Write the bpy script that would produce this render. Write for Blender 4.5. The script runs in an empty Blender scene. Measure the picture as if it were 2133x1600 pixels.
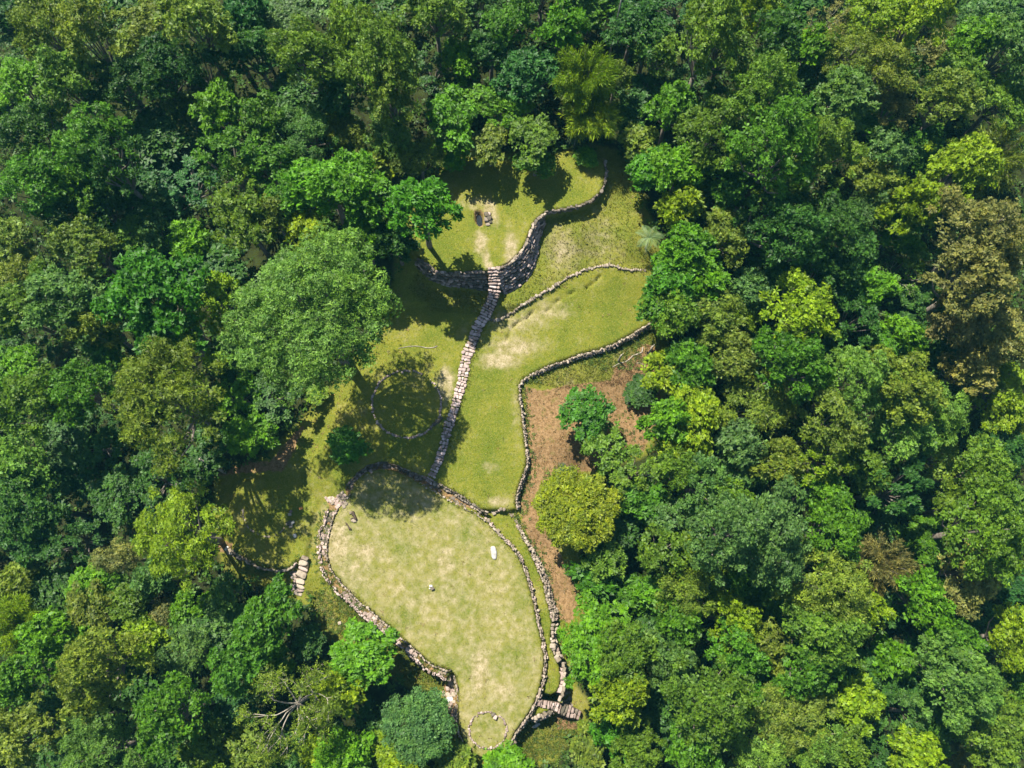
import bpy, math, random
import numpy as np
from mathutils import Vector, Matrix

# ------------------------------------------------------------------ camera, sky, sun, exposure
SC = bpy.context.scene
COL = SC.collection
IMG_W, IMG_H, FPX = 2133.0, 1600.0, 1642.0     # photograph size and focal length in its pixels
TILT, DIST = math.radians(15.0), 103.0
CAM = np.array([0.0, -DIST*math.sin(TILT), DIST*math.cos(TILT)])

cd = bpy.data.cameras.new('camera')
cam = bpy.data.objects.new('camera', cd); COL.objects.link(cam)
cam.location = CAM.tolist(); cam.rotation_euler = (TILT, 0, 0)
cd.sensor_fit = 'HORIZONTAL'; cd.angle = 2*math.atan(IMG_W/2/FPX)
cd.clip_start = 0.5; cd.clip_end = 3000
SC.camera = cam

SUN_EL, SUN_AZ = math.radians(57), math.atan2(-0.56, 0.83)      # azimuth measured from +Y towards +X
w = bpy.data.worlds.new('World'); SC.world = w; w.use_nodes = True
nt = w.node_tree; nt.nodes.clear()
sky = nt.nodes.new('ShaderNodeTexSky'); sky.sky_type = 'NISHITA'; sky.sun_disc = False
sky.sun_elevation = SUN_EL; sky.sun_rotation = SUN_AZ % (2*math.pi); sky.air_density = 1.0; sky.dust_density = 0.6; sky.ozone_density = 1.6
bg = nt.nodes.new('ShaderNodeBackground'); bg.inputs['Strength'].default_value = 0.078
out = nt.nodes.new('ShaderNodeOutputWorld')
nt.links.new(sky.outputs[0], bg.inputs[0]); nt.links.new(bg.outputs[0], out.inputs[0])

sl = bpy.data.lights.new('sun', 'SUN'); sl.energy = 5.0; sl.angle = math.radians(0.5); sl.color = (1.0, 0.95, 0.86)
sun = bpy.data.objects.new('sun', sl); COL.objects.link(sun)
sdir = Vector((math.sin(SUN_AZ)*math.cos(SUN_EL), math.cos(SUN_AZ)*math.cos(SUN_EL), math.sin(SUN_EL)))
sun.rotation_euler = sdir.to_track_quat('Z', 'Y').to_euler(); sun.location = (-60, 90, 160)

vs = SC.view_settings; vs.view_transform = 'Standard'; vs.look = 'None'; vs.exposure = 1.27; vs.gamma = 1.0; vs.use_curve_mapping = False
SC.render.engine = 'CYCLES'
SC.cycles.sample_clamp_indirect = 4.0; SC.cycles.max_bounces = 6; SC.cycles.diffuse_bounces = 3; SC.cycles.glossy_bounces = 2; SC.cycles.transmission_bounces = 3
SC.cycles.use_denoising = True; SC.cycles.denoising_input_passes = 'RGB_ALBEDO_NORMAL'; SC.cycles.denoising_prefilter = 'ACCURATE'

# ------------------------------------------------------------------ pixel <-> world
ct, st_ = math.cos(TILT), math.sin(TILT)
def ray(px, py):
    a = (np.asarray(px, float)-IMG_W/2)/FPX; b = -(np.asarray(py, float)-IMG_H/2)/FPX
    return a, b*ct + st_, b*st_ - ct            # camera (a, b, -1) turned by the tilt about X
def U(px, py, z):
    dx, dy, dz = ray(px, py); t = (np.asarray(z, float)-CAM[2])/dz
    return CAM[0]+dx*t, CAM[1]+dy*t
def proj(x, y, z):
    X = x-CAM[0]; Y = y-CAM[1]; Z = z-CAM[2]
    yc = Y*ct + Z*st_; zc = -Y*st_ + Z*ct
    return IMG_W/2 + FPX*X/(-zc), IMG_H/2 - FPX*yc/(-zc)
def depth(x, y, z):
    return (y-CAM[1])*st_ - (z-CAM[2])*ct

# ------------------------------------------------------------------ terrain
CTRL = """1000 450 6.5;1200 370 6.5;900 520 6.5;1200 480 4.7;1300 480 4.6;1150 560 3.6;1250 530 3.5;900 620 3.3;960 620 3.4;1060 610 3.3
1050 720 2.4;1200 640 2.7;1320 620 2.8;1000 760 2.1;1020 900 1.4;1010 1000 1.0;870 720 2.3;850 850 1.5;800 930 1.0;650 950 0.7
900 1150 0;1000 1350 0;1010 1520 0;780 1150 0;1150 1180 -1.2;1180 1270 -1.8;1140 900 0.7;1170 850 .6;1130 1000 .1;1110 1050 -.2;1200 770 1.4;1330 750 1.2;1330 850 -.6;1230 1000 -2.2
540 1050 -.4;600 1130 -.4;560 1160 -.6;540 1235 -3.2;640 1200 -0.9;620 1240 -2.4;700 1290 -1.5;800 1370 -2.6;880 1440 -3.2;930 1540 -3.4;1150 1540 -2.8;1200 1480 -2.9;1200 1400 -2.6
300 800 -4;0 800 -14;0 0 -9;0 1600 -21;300 300 -1;300 1400 -9;600 400 3;600 700 1;700 100 4;1067 100 8;1400 100 6;2100 0 -6;1500 500 0;2100 500 -11;1500 900 -5;2100 900 -16;1500 1300 -9;2100 1600 -25
1300 1250 -4.8;1300 1500 -7;700 1560 -8;1067 1750 -11;450 1050 -2.5;430 1250 -5;450 600 0;1450 700 -2;1750 700 -7;1750 1200 -12;150 1100 -12;500 100 3;1067 -200 12;0 -300 -8;2100 -300 -5;-400 800 -26;2500 800 -27;2500 1800 -36;-400 1800 -34;1067 2200 -24"""
_c = np.array([[float(v) for v in s.split()] for s in CTRL.replace('\n', ';').split(';')])
CX, CY = U(_c[:, 0], _c[:, 1], _c[:, 2]); CZ = _c[:, 2]

def pxpoly(s, z):
    p = np.array([[float(v) for v in q.split(',')] for q in s.split()])
    x, y = U(p[:, 0], p[:, 1], z if np.isscalar(z) else np.array(z)); return np.stack([x, y], 1)
def sdist(P, x, y):                              # signed distance, positive inside
    n = len(P); d = np.full(x.shape, 1e9); ins = np.zeros(x.shape, bool)
    for i in range(n):
        ax, ay = P[i]; bx, by = P[(i+1) % n]
        ex, ey = bx-ax, by-ay; L = ex*ex+ey*ey + 1e-12
        t = np.clip(((x-ax)*ex+(y-ay)*ey)/L, 0, 1)
        d = np.minimum(d, (x-ax-ex*t)**2+(y-ay-ey*t)**2)
        c = ((ay > y) != (by > y)); xi = ax + (y-ay)/((by-ay) if abs(by-ay) > 1e-9 else 1e-9)*ex
        ins ^= c & (x < xi)
    d = np.sqrt(d); return np.where(ins, d, -d)
def sstep(a, b, v):
    t = np.clip((v-a)/(b-a), 0, 1); return t*t*(3-2*t)

UP_CREST_E = "1258,334 1264,356 1261,382 1249,405 1230,420 1207,430 1175,436 1137,443"
UP_FACE_E = "1137,443 1117,460 1105,483 1097,507 1085,527 1067,545 1047,557 1034,561"
UP_FACE_W = "1014,566 974,569 931,569 908,566 887,549 873,541"
OVAL_IN_TOP = "722,1040 731,1025 745,1002 763,987 789,980 818,981 847,993 876,1009 905,1023 934,1042 963,1057"
OVAL_IN_RIGHT = "963,1057 987,1067 1016,1088 1042,1116 1065,1139 1080,1157 1091,1180 1103,1215 1113,1253 1120,1291 1129,1328 1136,1372 1133,1407 1126,1436 1117,1463 1104,1487 1092,1504 1073,1530 1060,1562"
OVAL_LEFT = "707,1057 696,1074 687,1103 681,1132 681,1162 690,1188 696,1198 716,1221 737,1244 769,1270 798,1296 827,1322 853,1346 876,1366 896,1384 914,1392 937,1398 949,1413 952,1436 953,1457 951,1494 956,1530 965,1547"
PATH_OUT_TOP = "719,1019 731,1002 748,984 768,970 795,962 824,968 847,978 876,990 893,996 917,1010 949,1026 978,1045 998,1060 1017,1070"
PATH_OUT_LEFT = "684,1057 676,1086 665,1112 664,1138 667,1167 671,1186 678,1203 699,1230 728,1256 754,1282 786,1306 803,1317 827,1340 853,1363 879,1388 896,1402 914,1406 931,1418"
RWALL = "1358,672 1338,684 1306,704 1276,720 1248,730 1213,739 1178,752 1149,762 1114,777 1091,791 1082,803 1083,829 1088,861 1091,887 1094,919 1099,954 1098,968 1091,989 1081,1018 1076,1041 1078,1061"
OUTER_R = "1054,1062 1071,1078 1083,1102 1094,1125 1109,1154 1123,1186 1135,1215 1141,1247 1149,1273 1153,1297"
OUTER_R2 = "1153,1297 1150,1330 1157,1364 1165,1377 1172,1406 1170,1430 1162,1447 1148,1452 1130,1449"
LOW_WALL = "1012,667 1041,667 1062,655 1091,635 1126,614 1160,594 1184,579 1213,565 1242,556 1274,552 1291,560 1317,563 1364,562"
LEFT_WALL = "475,1148 495,1160 518,1173 545,1185 571,1190 591,1189 609,1182 619,1171"
Z_UP, Z_PATH, Z_OVAL, Z_STRIP, Z_LEFT = 6.5, 0.0, 0.12, -0.38, -0.4
def rev(s): return ' '.join(reversed(s.split()))
P_UP = pxpoly(UP_CREST_E+' '+UP_FACE_E+' '+UP_FACE_W+' 835,500 850,430 900,370 960,335 1040,315 1150,310 1230,315', Z_UP)
P_MID = pxpoly('1360,560 '+RWALL+' '+rev(PATH_OUT_TOP)+' 690,1000 640,960 700,880 760,760 830,640 900,640 1000,660 1100,640 1250,565', 1.6)
P_PATH = pxpoly(PATH_OUT_TOP+' '+rev(OVAL_IN_TOP), 0.0)
P_OVAL = pxpoly(OVAL_IN_TOP+' '+OVAL_IN_RIGHT+' 1030,1590 985,1575 '+rev(OVAL_LEFT), Z_OVAL)
P_STRIP = pxpoly('1000,1062 '+OUTER_R+' '+OUTER_R2+' '+rev(' '.join(OVAL_IN_RIGHT.split()[1:15])), Z_STRIP)
P_LPATH = pxpoly('722,1034 676,1035 '+PATH_OUT_LEFT+' '+rev(OVAL_LEFT.rsplit(' ', 6)[0]), -0.12)
P_LEFT = pxpoly(LEFT_WALL+' 640,1165 650,1100 660,1040 640,985 560,990 500,1000 470,1050 462,1110', Z_LEFT)
P_PIT = pxpoly("988,444 994,437 1003,440 1008,450 1008,463 1003,472 996,471 989,461", Z_UP)
P_BAST = pxpoly("1112,1470 1128,1466 1150,1474 1146,1484 1128,1492 1108,1496 1100,1490", -0.5)
CRACKS = [pxpoly(s, 2.6) for s in ("1056,706 1063,690 1072,676 1084,668 1098,664 1104,655 1112,648", "1138,650 1150,637 1165,626 1180,618 1198,608", "1222,602 1236,592 1248,580")]
_rng0 = np.random.default_rng(5)
_nph = _rng0.uniform(0, 6.28, (14, 2)); _nk = _rng0.normal(0, 1, (14, 2)); _nk /= np.linalg.norm(_nk, axis=1)[:, None]
_nk *= np.geomspace(0.15, 3.2, 14)[:, None]
def rough(x, y):
    s = np.zeros_like(x)
    for i in range(14):
        s += np.sin(_nk[i, 0]*x+_nk[i, 1]*y+_nph[i, 0])*0.10/(0.5+np.linalg.norm(_nk[i]))
    return s
def G(x, y):
    x = np.atleast_1d(np.asarray(x, float)); y = np.atleast_1d(np.asarray(y, float))
    H = np.empty_like(x)
    for a in range(0, len(x), 20000):
        xs, ys = x[a:a+20000], y[a:a+20000]
        d2 = (xs[:, None]-CX)**2+(ys[:, None]-CY)**2
        wt = 1/(d2+4.0)**1.6
        H[a:a+20000] = (wt*CZ).sum(1)/wt.sum(1)
    far = np.hypot(x, y+8)
    H = H - np.maximum(far-95, 0)*0.16
    r = rough(x, y); H += r*np.clip((far-25)/30, .25, 1.6)
    sl = r*0.12
    def flat(P, z, e0=-.05, e1=.22):
        nonlocal H
        m = (np.abs(x-P[:, 0].mean()) < 60) & (np.abs(y-P[:, 1].mean()) < 60)
        wv = np.zeros_like(x); wv[m] = sstep(e0, e1, sdist(P, x[m], y[m]))
        H = H*(1-wv) + (z+sl)*wv
    flat(P_MID, 1.93+0.0747*y + .055*np.maximum(y-8.5, 0)**1.4 - 0.006*np.maximum(np.abs(x+4)-6, 0)**1.5, -.1, .3)
    flat(P_LEFT, Z_LEFT, -.05, .5)
    flat(P_STRIP, Z_STRIP + 0.012*(y+24), -.05, .3)
    flat(P_BAST, -0.6, -.05, .25)
    flat(P_LPATH, -0.15, -.4, .2)
    flat(P_PATH, Z_PATH)
    flat(P_OVAL, Z_OVAL)
    flat(P_UP, Z_UP, -.15, .25)
    m = (np.abs(x-P_PIT[:, 0].mean()) < 4) & (np.abs(y-P_PIT[:, 1].mean()) < 4)
    if m.any(): H[m] -= 1.3*sstep(-.05, .4, sdist(P_PIT, x[m], y[m]))
    for C in CRACKS:
        m = (np.abs(x-C[:, 0].mean()) < 8) & (np.abs(y-C[:, 1].mean()) < 8)
        if not m.any(): continue
        xm, ym = x[m], y[m]; dd = np.full(xm.shape, 9e9)
        for i in range(len(C)-1):
            ax, ay = C[i]; ex, ey = C[i+1]-C[i]; t = np.clip(((xm-ax)*ex+(ym-ay)*ey)/(ex*ex+ey*ey), 0, 1)
            dd = np.minimum(dd, np.hypot(xm-ax-ex*t, ym-ay-ey*t))
        H[m] -= 0.48*(1-sstep(.0, .28, dd+.10*np.sin(xm*4.1+ym*2.3)*np.sin(ym*3.7)))*np.clip(.75+.7*np.sin(xm*1.9+1)*np.sin(ym*2.7), 0, 1)
    return H
def G1(x, y): return float(G([x], [y])[0])
def onground(px, py, it=9):
    px = np.atleast_1d(np.asarray(px, float)); py = np.atleast_1d(np.asarray(py, float))
    z = np.zeros_like(px)
    for _ in range(it):
        x, y = U(px, py, z); z = 0.4*z + 0.6*G(x, y)
    x, y = U(px, py, z); return x, y, G(x, y)

# ------------------------------------------------------------------ mesh helpers
def npmesh(name, co, quads=None, tris=None, attr=None, attrname='var', smooth=False):
    me = bpy.data.meshes.new(name)
    nq = 0 if quads is None else len(quads); ntr = 0 if tris is None else len(tris)
    me.vertices.add(len(co)); me.vertices.foreach_set('co', np.asarray(co, np.float32).ravel())
    parts = ([np.asarray(quads, np.int32).ravel()] if nq else []) + ([np.asarray(tris, np.int32).ravel()] if ntr else [])
    li = np.concatenate(parts); me.loops.add(len(li)); me.loops.foreach_set('vertex_index', li)
    me.polygons.add(nq+ntr)
    ls = np.concatenate([np.arange(nq)*4, nq*4+np.arange(ntr)*3]).astype(np.int32)
    me.polygons.foreach_set('loop_start', ls)
    if smooth: me.polygons.foreach_set('use_smooth', np.ones(nq+ntr, bool))
    me.update(calc_edges=True)
    if attr is not None:
        a = me.attributes.new(attrname, 'FLOAT_COLOR', 'POINT')
        a.data.foreach_set('color', np.asarray(attr, np.float32).ravel())
    return me
def link(name, data, parent=None, mat=None):
    o = bpy.data.objects.new(name, data); COL.objects.link(o)
    if parent is not None: o.parent = parent
    if mat is not None and data is not None and not data.materials: data.materials.append(mat)
    return o
LABELS = {}
def tag(o, label=None, cat=None, group=None, kind=None):
    if label: o['label'] = label
    if cat: o['category'] = cat
    if group: o['group'] = group
    if kind: o['kind'] = kind
    return o
def thing(name, label, cat, loc=(0, 0, 0), group=None):
    o = bpy.data.objects.new(name, None); COL.objects.link(o); o.location = [float(v) for v in loc]; o.empty_display_size = .3
    return tag(o, label, cat, group)
def tubes(polys, sides=6):
    """polys: list of (points Nx3, radii N) -> one mesh of tapered tubes"""
    V, Q, T, off = [], [], [], 0
    ang = np.arange(sides)/sides*2*np.pi
    for pts, rad in polys:
        pts = np.asarray(pts, float); n = len(pts)
        tg = np.gradient(pts, axis=0); tg /= np.linalg.norm(tg, axis=1)[:, None]+1e-9
        ref = np.where(np.abs(tg[:, 2:3]) > .9, [[1., 0, 0]], [[0, 0, 1.]])
        u = np.cross(tg, ref); u /= np.linalg.norm(u, axis=1)[:, None]+1e-9; v = np.cross(tg, u)
        r = np.asarray(rad, float)
        ring = pts[:, None]+r[:, None, None]*(np.cos(ang)[None, :, None]*u[:, None]+np.sin(ang)[None, :, None]*v[:, None])
        V.append(ring.reshape(-1, 3)); k = np.arange(sides); k2 = (k+1) % sides
        for i in range(n-1):
            Q.append(np.stack([off+i*sides+k, off+i*sides+k2, off+(i+1)*sides+k2, off+(i+1)*sides+k], 1))
        V.append(pts[-1:]); tip = off+n*sides
        T.append(np.stack([off+(n-1)*sides+k, off+(n-1)*sides+k2, np.full(sides, tip)], 1)); off += n*sides+1
    return np.concatenate(V), np.concatenate(Q), np.concatenate(T)

# ------------------------------------------------------------------ materials
def newmat(name):
    m = bpy.data.materials.new(name); m.use_nodes = True; t = m.node_tree; t.nodes.clear()
    return m, t, t.nodes, t.links
def nmath(N, L, op, a, b):
    n = N.new('ShaderNodeMath'); n.operation = op
    for i, v in enumerate((a, b)):
        if isinstance(v, (int, float)): n.inputs[i].default_value = v
        else: L.new(v, n.inputs[i])
    return n.outputs[0]
def mixc(N, L, f, a, b, mode='MIX'):
    n = N.new('ShaderNodeMix'); n.data_type = 'RGBA'; n.blend_type = mode
    for s, v in ((n.inputs[0], f), (n.inputs[6], a), (n.inputs[7], b)):
        if isinstance(v, (int, float)): s.default_value = v
        elif isinstance(v, tuple): s.default_value = (*v, 1) if len(v) == 3 else v
        else: L.new(v, s)
    return n.outputs[2]
def noise(N, L, scale, detail=3, rough=.55, vec=None):
    n = N.new('ShaderNodeTexNoise'); n.inputs['Scale'].default_value = scale; n.inputs['Detail'].default_value = detail
    n.inputs['Roughness'].default_value = rough
    if vec is not None: L.new(vec, n.inputs['Vector'])
    return n.outputs['Fac']
def ramp(N, L, f, a, b):
    n = N.new('ShaderNodeMapRange'); n.inputs[1].default_value = a; n.inputs[2].default_value = b; n.clamp = True
    L.new(f, n.inputs[0]); return n.outputs[0]

def leaf_material(name, transl=.32):
    m, t, N, L = newmat(name)
    oi = N.new('ShaderNodeObjectInfo'); at = N.new('ShaderNodeAttribute'); at.attribute_name = 'var'
    sp = N.new('ShaderNodeSeparateColor'); L.new(at.outputs['Color'], sp.inputs[0])
    lobe, tuft, leaf = sp.outputs[0], sp.outputs[1], sp.outputs[2]
    val = nmath(N, L, 'ADD', .55, nmath(N, L, 'ADD', nmath(N, L, 'MULTIPLY', tuft, .75), nmath(N, L, 'MULTIPLY', leaf, .45)))
    mul = N.new('ShaderNodeVectorMath'); mul.operation = 'SCALE'; L.new(oi.outputs['Color'], mul.inputs[0]); L.new(val, mul.inputs['Scale'])
    yel = N.new('ShaderNodeVectorMath'); yel.operation = 'MULTIPLY'; L.new(mul.outputs[0], yel.inputs[0]); yel.inputs[1].default_value = (1.38, 1.24, .8)
    c = mixc(N, L, nmath(N, L, 'MULTIPLY', nmath(N, L, 'POWER', lobe, 2.2), .75), mul.outputs[0], yel.outputs[0])
    geo = N.new('ShaderNodeNewGeometry'); na = noise(N, L, .45, 3, .6, geo.outputs['Position']); nb = noise(N, L, 1.6, 2, .5, geo.outputs['Position'])
    c = mixc(N, L, ramp(N, L, na, .42, .68), c, mixc(N, L, 1.0, c, (1.26, 1.22, .9), 'MULTIPLY'))
    c = mixc(N, L, ramp(N, L, nb, .38, .62), mixc(N, L, 1.0, c, (.55, .66, .7), 'MULTIPLY'), c)
    p = N.new('ShaderNodeBsdfPrincipled'); L.new(c, p.inputs['Base Color']); p.inputs['Roughness'].default_value = .5
    p.inputs['Specular IOR Level'].default_value = .2
    tr = N.new('ShaderNodeBsdfTranslucent'); tc = mixc(N, L, 1.0, c, (1.25, 1.35, .5), 'MULTIPLY'); L.new(tc, tr.inputs[0])
    mx = N.new('ShaderNodeMixShader'); mx.inputs[0].default_value = transl
    L.new(p.outputs[0], mx.inputs[1]); L.new(tr.outputs[0], mx.inputs[2])
    o = N.new('ShaderNodeOutputMaterial'); L.new(mx.outputs[0], o.inputs[0]); return m
M_LEAF = leaf_material('leaf')

def bark_material(name, c1, c2, sc=3):
    m, t, N, L = newmat(name)
    tc = N.new('ShaderNodeTexCoord'); f = noise(N, L, sc, 4, .6, tc.outputs['Object'])
    c = mixc(N, L, ramp(N, L, f, .35, .65), c1, c2)
    p = N.new('ShaderNodeBsdfPrincipled'); L.new(c, p.inputs['Base Color']); p.inputs['Roughness'].default_value = .85
    b = N.new('ShaderNodeBump'); b.inputs['Strength'].default_value = .5; b.inputs['Distance'].default_value = .05; L.new(f, b.inputs['Height']); L.new(b.outputs[0], p.inputs['Normal'])
    o = N.new('ShaderNodeOutputMaterial'); L.new(p.outputs[0], o.inputs[0]); return m
M_BARK = bark_material('bark', (.085, .065, .045), (.19, .165, .13))
M_PALE = bark_material('pale_bark', (.20, .17, .125), (.37, .325, .255))
M_DARKWOOD = bark_material('dark_wood', (.028, .016, .009), (.075, .048, .025), 8)

def stone_material(name, ca, cb, moss=.25):
    m, t, N, L = newmat(name)
    oi = N.new('ShaderNodeObjectInfo'); tc = N.new('ShaderNodeTexCoord'); geo = N.new('ShaderNodeNewGeometry')
    f = noise(N, L, 3.1, 5, .65, geo.outputs['Position']); g = noise(N, L, 14, 3, .6, geo.outputs['Position'])
    c = mixc(N, L, oi.outputs['Random'], ca, cb)
    dark = mixc(N, L, 1.0, c, (.55, .5, .47), 'MULTIPLY')
    c = mixc(N, L, ramp(N, L, f, .45, .72), c, dark)
    c = mixc(N, L, nmath(N, L, 'MULTIPLY', ramp(N, L, g, .56, .7), moss), c, (.10, .105, .03))
    p = N.new('ShaderNodeBsdfPrincipled'); L.new(c, p.inputs['Base Color']); p.inputs['Roughness'].default_value = .9
    p.inputs['Specular IOR Level'].default_value = .2
    b = N.new('ShaderNodeBump'); b.inputs['Strength'].default_value = .6; b.inputs['Distance'].default_value = .04
    L.new(nmath(N, L, 'ADD', f, nmath(N, L, 'MULTIPLY', g, .4)), b.inputs['Height']); L.new(b.outputs[0], p.inputs['Normal'])
    o = N.new('ShaderNodeOutputMaterial'); L.new(p.outputs[0], o.inputs[0]); return m
M_STONE = stone_material('pinkish_stone', (.19, .140, .112), (.44, .345, .295))
M_STONE_L = stone_material('pale_stone', (.18, .145, .102), (.37, .31, .235), .45)
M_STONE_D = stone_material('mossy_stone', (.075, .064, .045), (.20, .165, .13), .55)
M_PINK = stone_material('pink_flagstone', (.27, .205, .175), (.53, .425, .38), .12)
M_WHITE = stone_material('white_stone', (.36, .35, .32), (.50, .49, .46), .2)

def ground_material():
    m, t, N, L = newmat('ground_cover')
    at = N.new('ShaderNodeAttribute'); at.attribute_name = 'cover'
    sp = N.new('ShaderNodeSeparateColor'); L.new(at.outputs['Color'], sp.inputs[0])
    dry, dirt, forest = sp.outputs; rough_ = at.outputs['Alpha']
    geo = N.new('ShaderNodeNewGeometry'); P = geo.outputs['Position']
    n1 = noise(N, L, .22, 4, .6, P); n2 = noise(N, L, 1.1, 5, .65, P); n3 = noise(N, L, 6.0, 4, .7, P); n4 = noise(N, L, 17, 3, .7, P)
    n5 = noise(N, L, 2.6, 6, .75, P)
    ga = mixc(N, L, ramp(N, L, n1, .35, .65), (.098, .124, .011), (.182, .174, .020))
    ga = mixc(N, L, nmath(N, L, 'MULTIPLY', ramp(N, L, n5, .48, .60), .55), ga, (.070, .110, .012))
    ga = mixc(N, L, nmath(N, L, 'MULTIPLY', ramp(N, L, n3, .50, .62), .6), ga, (.23, .215, .048))
    rg = mixc(N, L, ramp(N, L, n3, .40, .58), (.072, .088, .013), (.158, .152, .034))
    ga = mixc(N, L, nmath(N, L, 'MULTIPLY', rough_, .5), ga, rg)
    dr = mixc(N, L, ramp(N, L, n2, .38, .64), (.235, .196, .080), (.43, .345, .220))
    dr = mixc(N, L, nmath(N, L, 'MULTIPLY', ramp(N, L, n3, .46, .60), .55), dr, (.165, .150, .045))
    dr = mixc(N, L, nmath(N, L, 'MULTIPLY', ramp(N, L, n4, .50, .62), .4), dr, (.13, .12, .04))
    sumn = nmath(N, L, 'ADD', nmath(N, L, 'MULTIPLY', n5, .55), nmath(N, L, 'ADD', nmath(N, L, 'MULTIPLY', n1, .75), nmath(N, L, 'ADD', nmath(N, L, 'MULTIPLY', n2, .7), nmath(N, L, 'MULTIPLY', n3, .4))))
    fd = nmath(N, L, 'ADD', dry, nmath(N, L, 'MULTIPLY', nmath(N, L, 'ADD', sumn, -1.2), 1.15))
    c = mixc(N, L, ramp(N, L, fd, .05, .78), ga, dr)
    di = mixc(N, L, ramp(N, L, n5, .40, .60), (.128, .074, .030), (.268, .165, .078))
    di = mixc(N, L, nmath(N, L, 'MULTIPLY', ramp(N, L, n3, .5, .62), .45), di, (.36, .235, .125))
    di = mixc(N, L, nmath(N, L, 'MULTIPLY', ramp(N, L, n2, .54, .64), .65), di, (.125, .112, .026))
    fi = nmath(N, L, 'ADD', dirt, nmath(N, L, 'MULTIPLY', nmath(N, L, 'ADD', nmath(N, L, 'MULTIPLY', nmath(N, L, 'ADD', n2, n5), .5), -.5), 1.9))
    c = mixc(N, L, ramp(N, L, fi, .38, .56), c, di)
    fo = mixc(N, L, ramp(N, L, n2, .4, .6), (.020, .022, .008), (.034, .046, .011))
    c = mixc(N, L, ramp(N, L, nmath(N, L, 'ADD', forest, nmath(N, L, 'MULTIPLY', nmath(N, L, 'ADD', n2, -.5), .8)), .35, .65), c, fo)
    c = mixc(N, L, ramp(N, L, n4, .38, .52), mixc(N, L, 1.0, c, (.62, .66, .58), 'MULTIPLY'), c)
    p = N.new('ShaderNodeBsdfPrincipled'); L.new(c, p.inputs['Base Color']); p.inputs['Roughness'].default_value = .95; p.inputs['Specular IOR Level'].default_value = .1
    b = N.new('ShaderNodeBump'); b.inputs['Strength'].default_value = .75; b.inputs['Distance'].default_value = .09
    L.new(nmath(N, L, 'ADD', n3, nmath(N, L, 'MULTIPLY', n4, .6)), b.inputs['Height']); L.new(b.outputs[0], p.inputs['Normal'])
    o = N.new('ShaderNodeOutputMaterial'); L.new(p.outputs[0], o.inputs[0]); return m
M_GROUND = ground_material()
def simple(name, c, rough=.8, spec=.2):
    m, t, N, L = newmat(name)
    geo = N.new('ShaderNodeNewGeometry'); f = noise(N, L, 4, 4, .6, geo.outputs['Position'])
    cc = mixc(N, L, ramp(N, L, f, .35, .65), tuple(v*.7 for v in c), tuple(v*1.25 for v in c))
    p = N.new('ShaderNodeBsdfPrincipled'); L.new(cc, p.inputs['Base Color']); p.inputs['Roughness'].default_value = rough; p.inputs['Specular IOR Level'].default_value = spec
    o = N.new('ShaderNodeOutputMaterial'); L.new(p.outputs[0], o.inputs[0]); return m
M_EARTH = simple('earth', (.075, .055, .035)); M_WATER = simple('pit_water', (.012, .015, .014), .06, .5); M_ORANGE = simple('orange_stone', (.55, .24, .07))

# ------------------------------------------------------------------ ground sheet
DRY = """700,1130,36,62,.8;760,1150,46,25,.6;735,1195,46,45,.55;800,1200,70,50,.32;870,1252,80,45,.4;928,1180,28,55,.6;935,1235,38,35,.5;1000,1395,26,62,.75;1052,1440,34,26,.6;1090,1255,28,40,.28;775,1035,60,26,.4;880,1100,70,30,.35;1040,1300,60,60,.25
960,1085,30,18,.45;1040,752,42,18,.75;1070,722,60,20,.55;1085,668,66,24,.42;930,800,17,32,.85;1150,645,50,22,.4;1020,972,20,14,.4;1035,1045,26,12,.55;1018,432,12,22,.8;1030,455,10,20,.6;1064,520,12,40,.7;1000,505,13,26,.65;1012,535,8,18,.75;1018,555,9,10,.9;985,425,25,15,.4;1170,520,40,44,.4;1250,500,50,40,.25;720,1060,14,25,.5;1015,1530,14,14,.45;905,1340,60,40,.2;1075,850,10,60,.2;960,690,20,20,.2;720,1230,20,30,.45;1010,1480,40,20,.35"""
DRY = np.array([[float(v) for v in s.split(',')] for s in DRY.replace('\n', ';').split(';')])
DIRT_P = ["1092,800 1130,812 1172,802 1270,790 1280,760 1345,712 1380,730 1380,800 1370,880 1340,945 1280,950 1240,985 1200,985 1130,1005 1112,1050 1150,1120 1190,1190 1215,1262 1190,1300 1150,1290 1140,1240 1110,1150 1085,1090 1080,1040 1100,970 1092,880",
          "1205,1255 1270,1220 1290,1300 1215,1290", "1150,1490 1215,1480 1220,1520 1160,1520",
          "620,890 640,880 615,940 590,985 560,985 480,990 430,1000 450,950 560,960", "920,1425 955,1420 955,1560 930,1500", "450,1120 490,1130 480,1160 450,1150", "1280,240 1330,240 1330,270 1285,268"]
DIRT_P = [np.array([[float(v) for v in q.split(',')] for q in s.split()]) for s in DIRT_P]
CLEAR = np.array([[float(v) for v in q.split(',')] for q in "840,520 850,450 900,380 960,340 1060,330 1150,330 1230,310 1300,330 1330,420 1370,520 1380,600 1375,700 1385,760 1370,860 1340,940 1270,960 1215,990 1180,1060 1200,1180 1240,1260 1200,1300 1170,1330 1180,1380 1190,1430 1225,1480 1200,1520 1150,1570 1080,1600 1000,1590 940,1530 900,1440 820,1400 700,1330 650,1250 620,1240 480,1180 455,1120 460,1000 560,960 640,880 730,780 820,660".split()])
ROUGH_P = [np.array([[float(v) for v in q.split(',')] for q in s.split()]) for s in
           ("1137,445 1210,432 1265,390 1300,330 1340,430 1370,530 1360,560 1275,550 1200,565 1100,625 1040,660 1045,620 1110,570 1125,490", "1090,795 1180,757 1250,735 1360,680 1380,760 1300,800 1180,810", "640,1230 700,1240 830,1350 930,1420 900,1450 780,1390 690,1330", "1070,1530 1110,1495 1220,1480 1200,1560 1080,1600", "870,560 900,600 1010,610 1000,655 900,650 850,600")]
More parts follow.
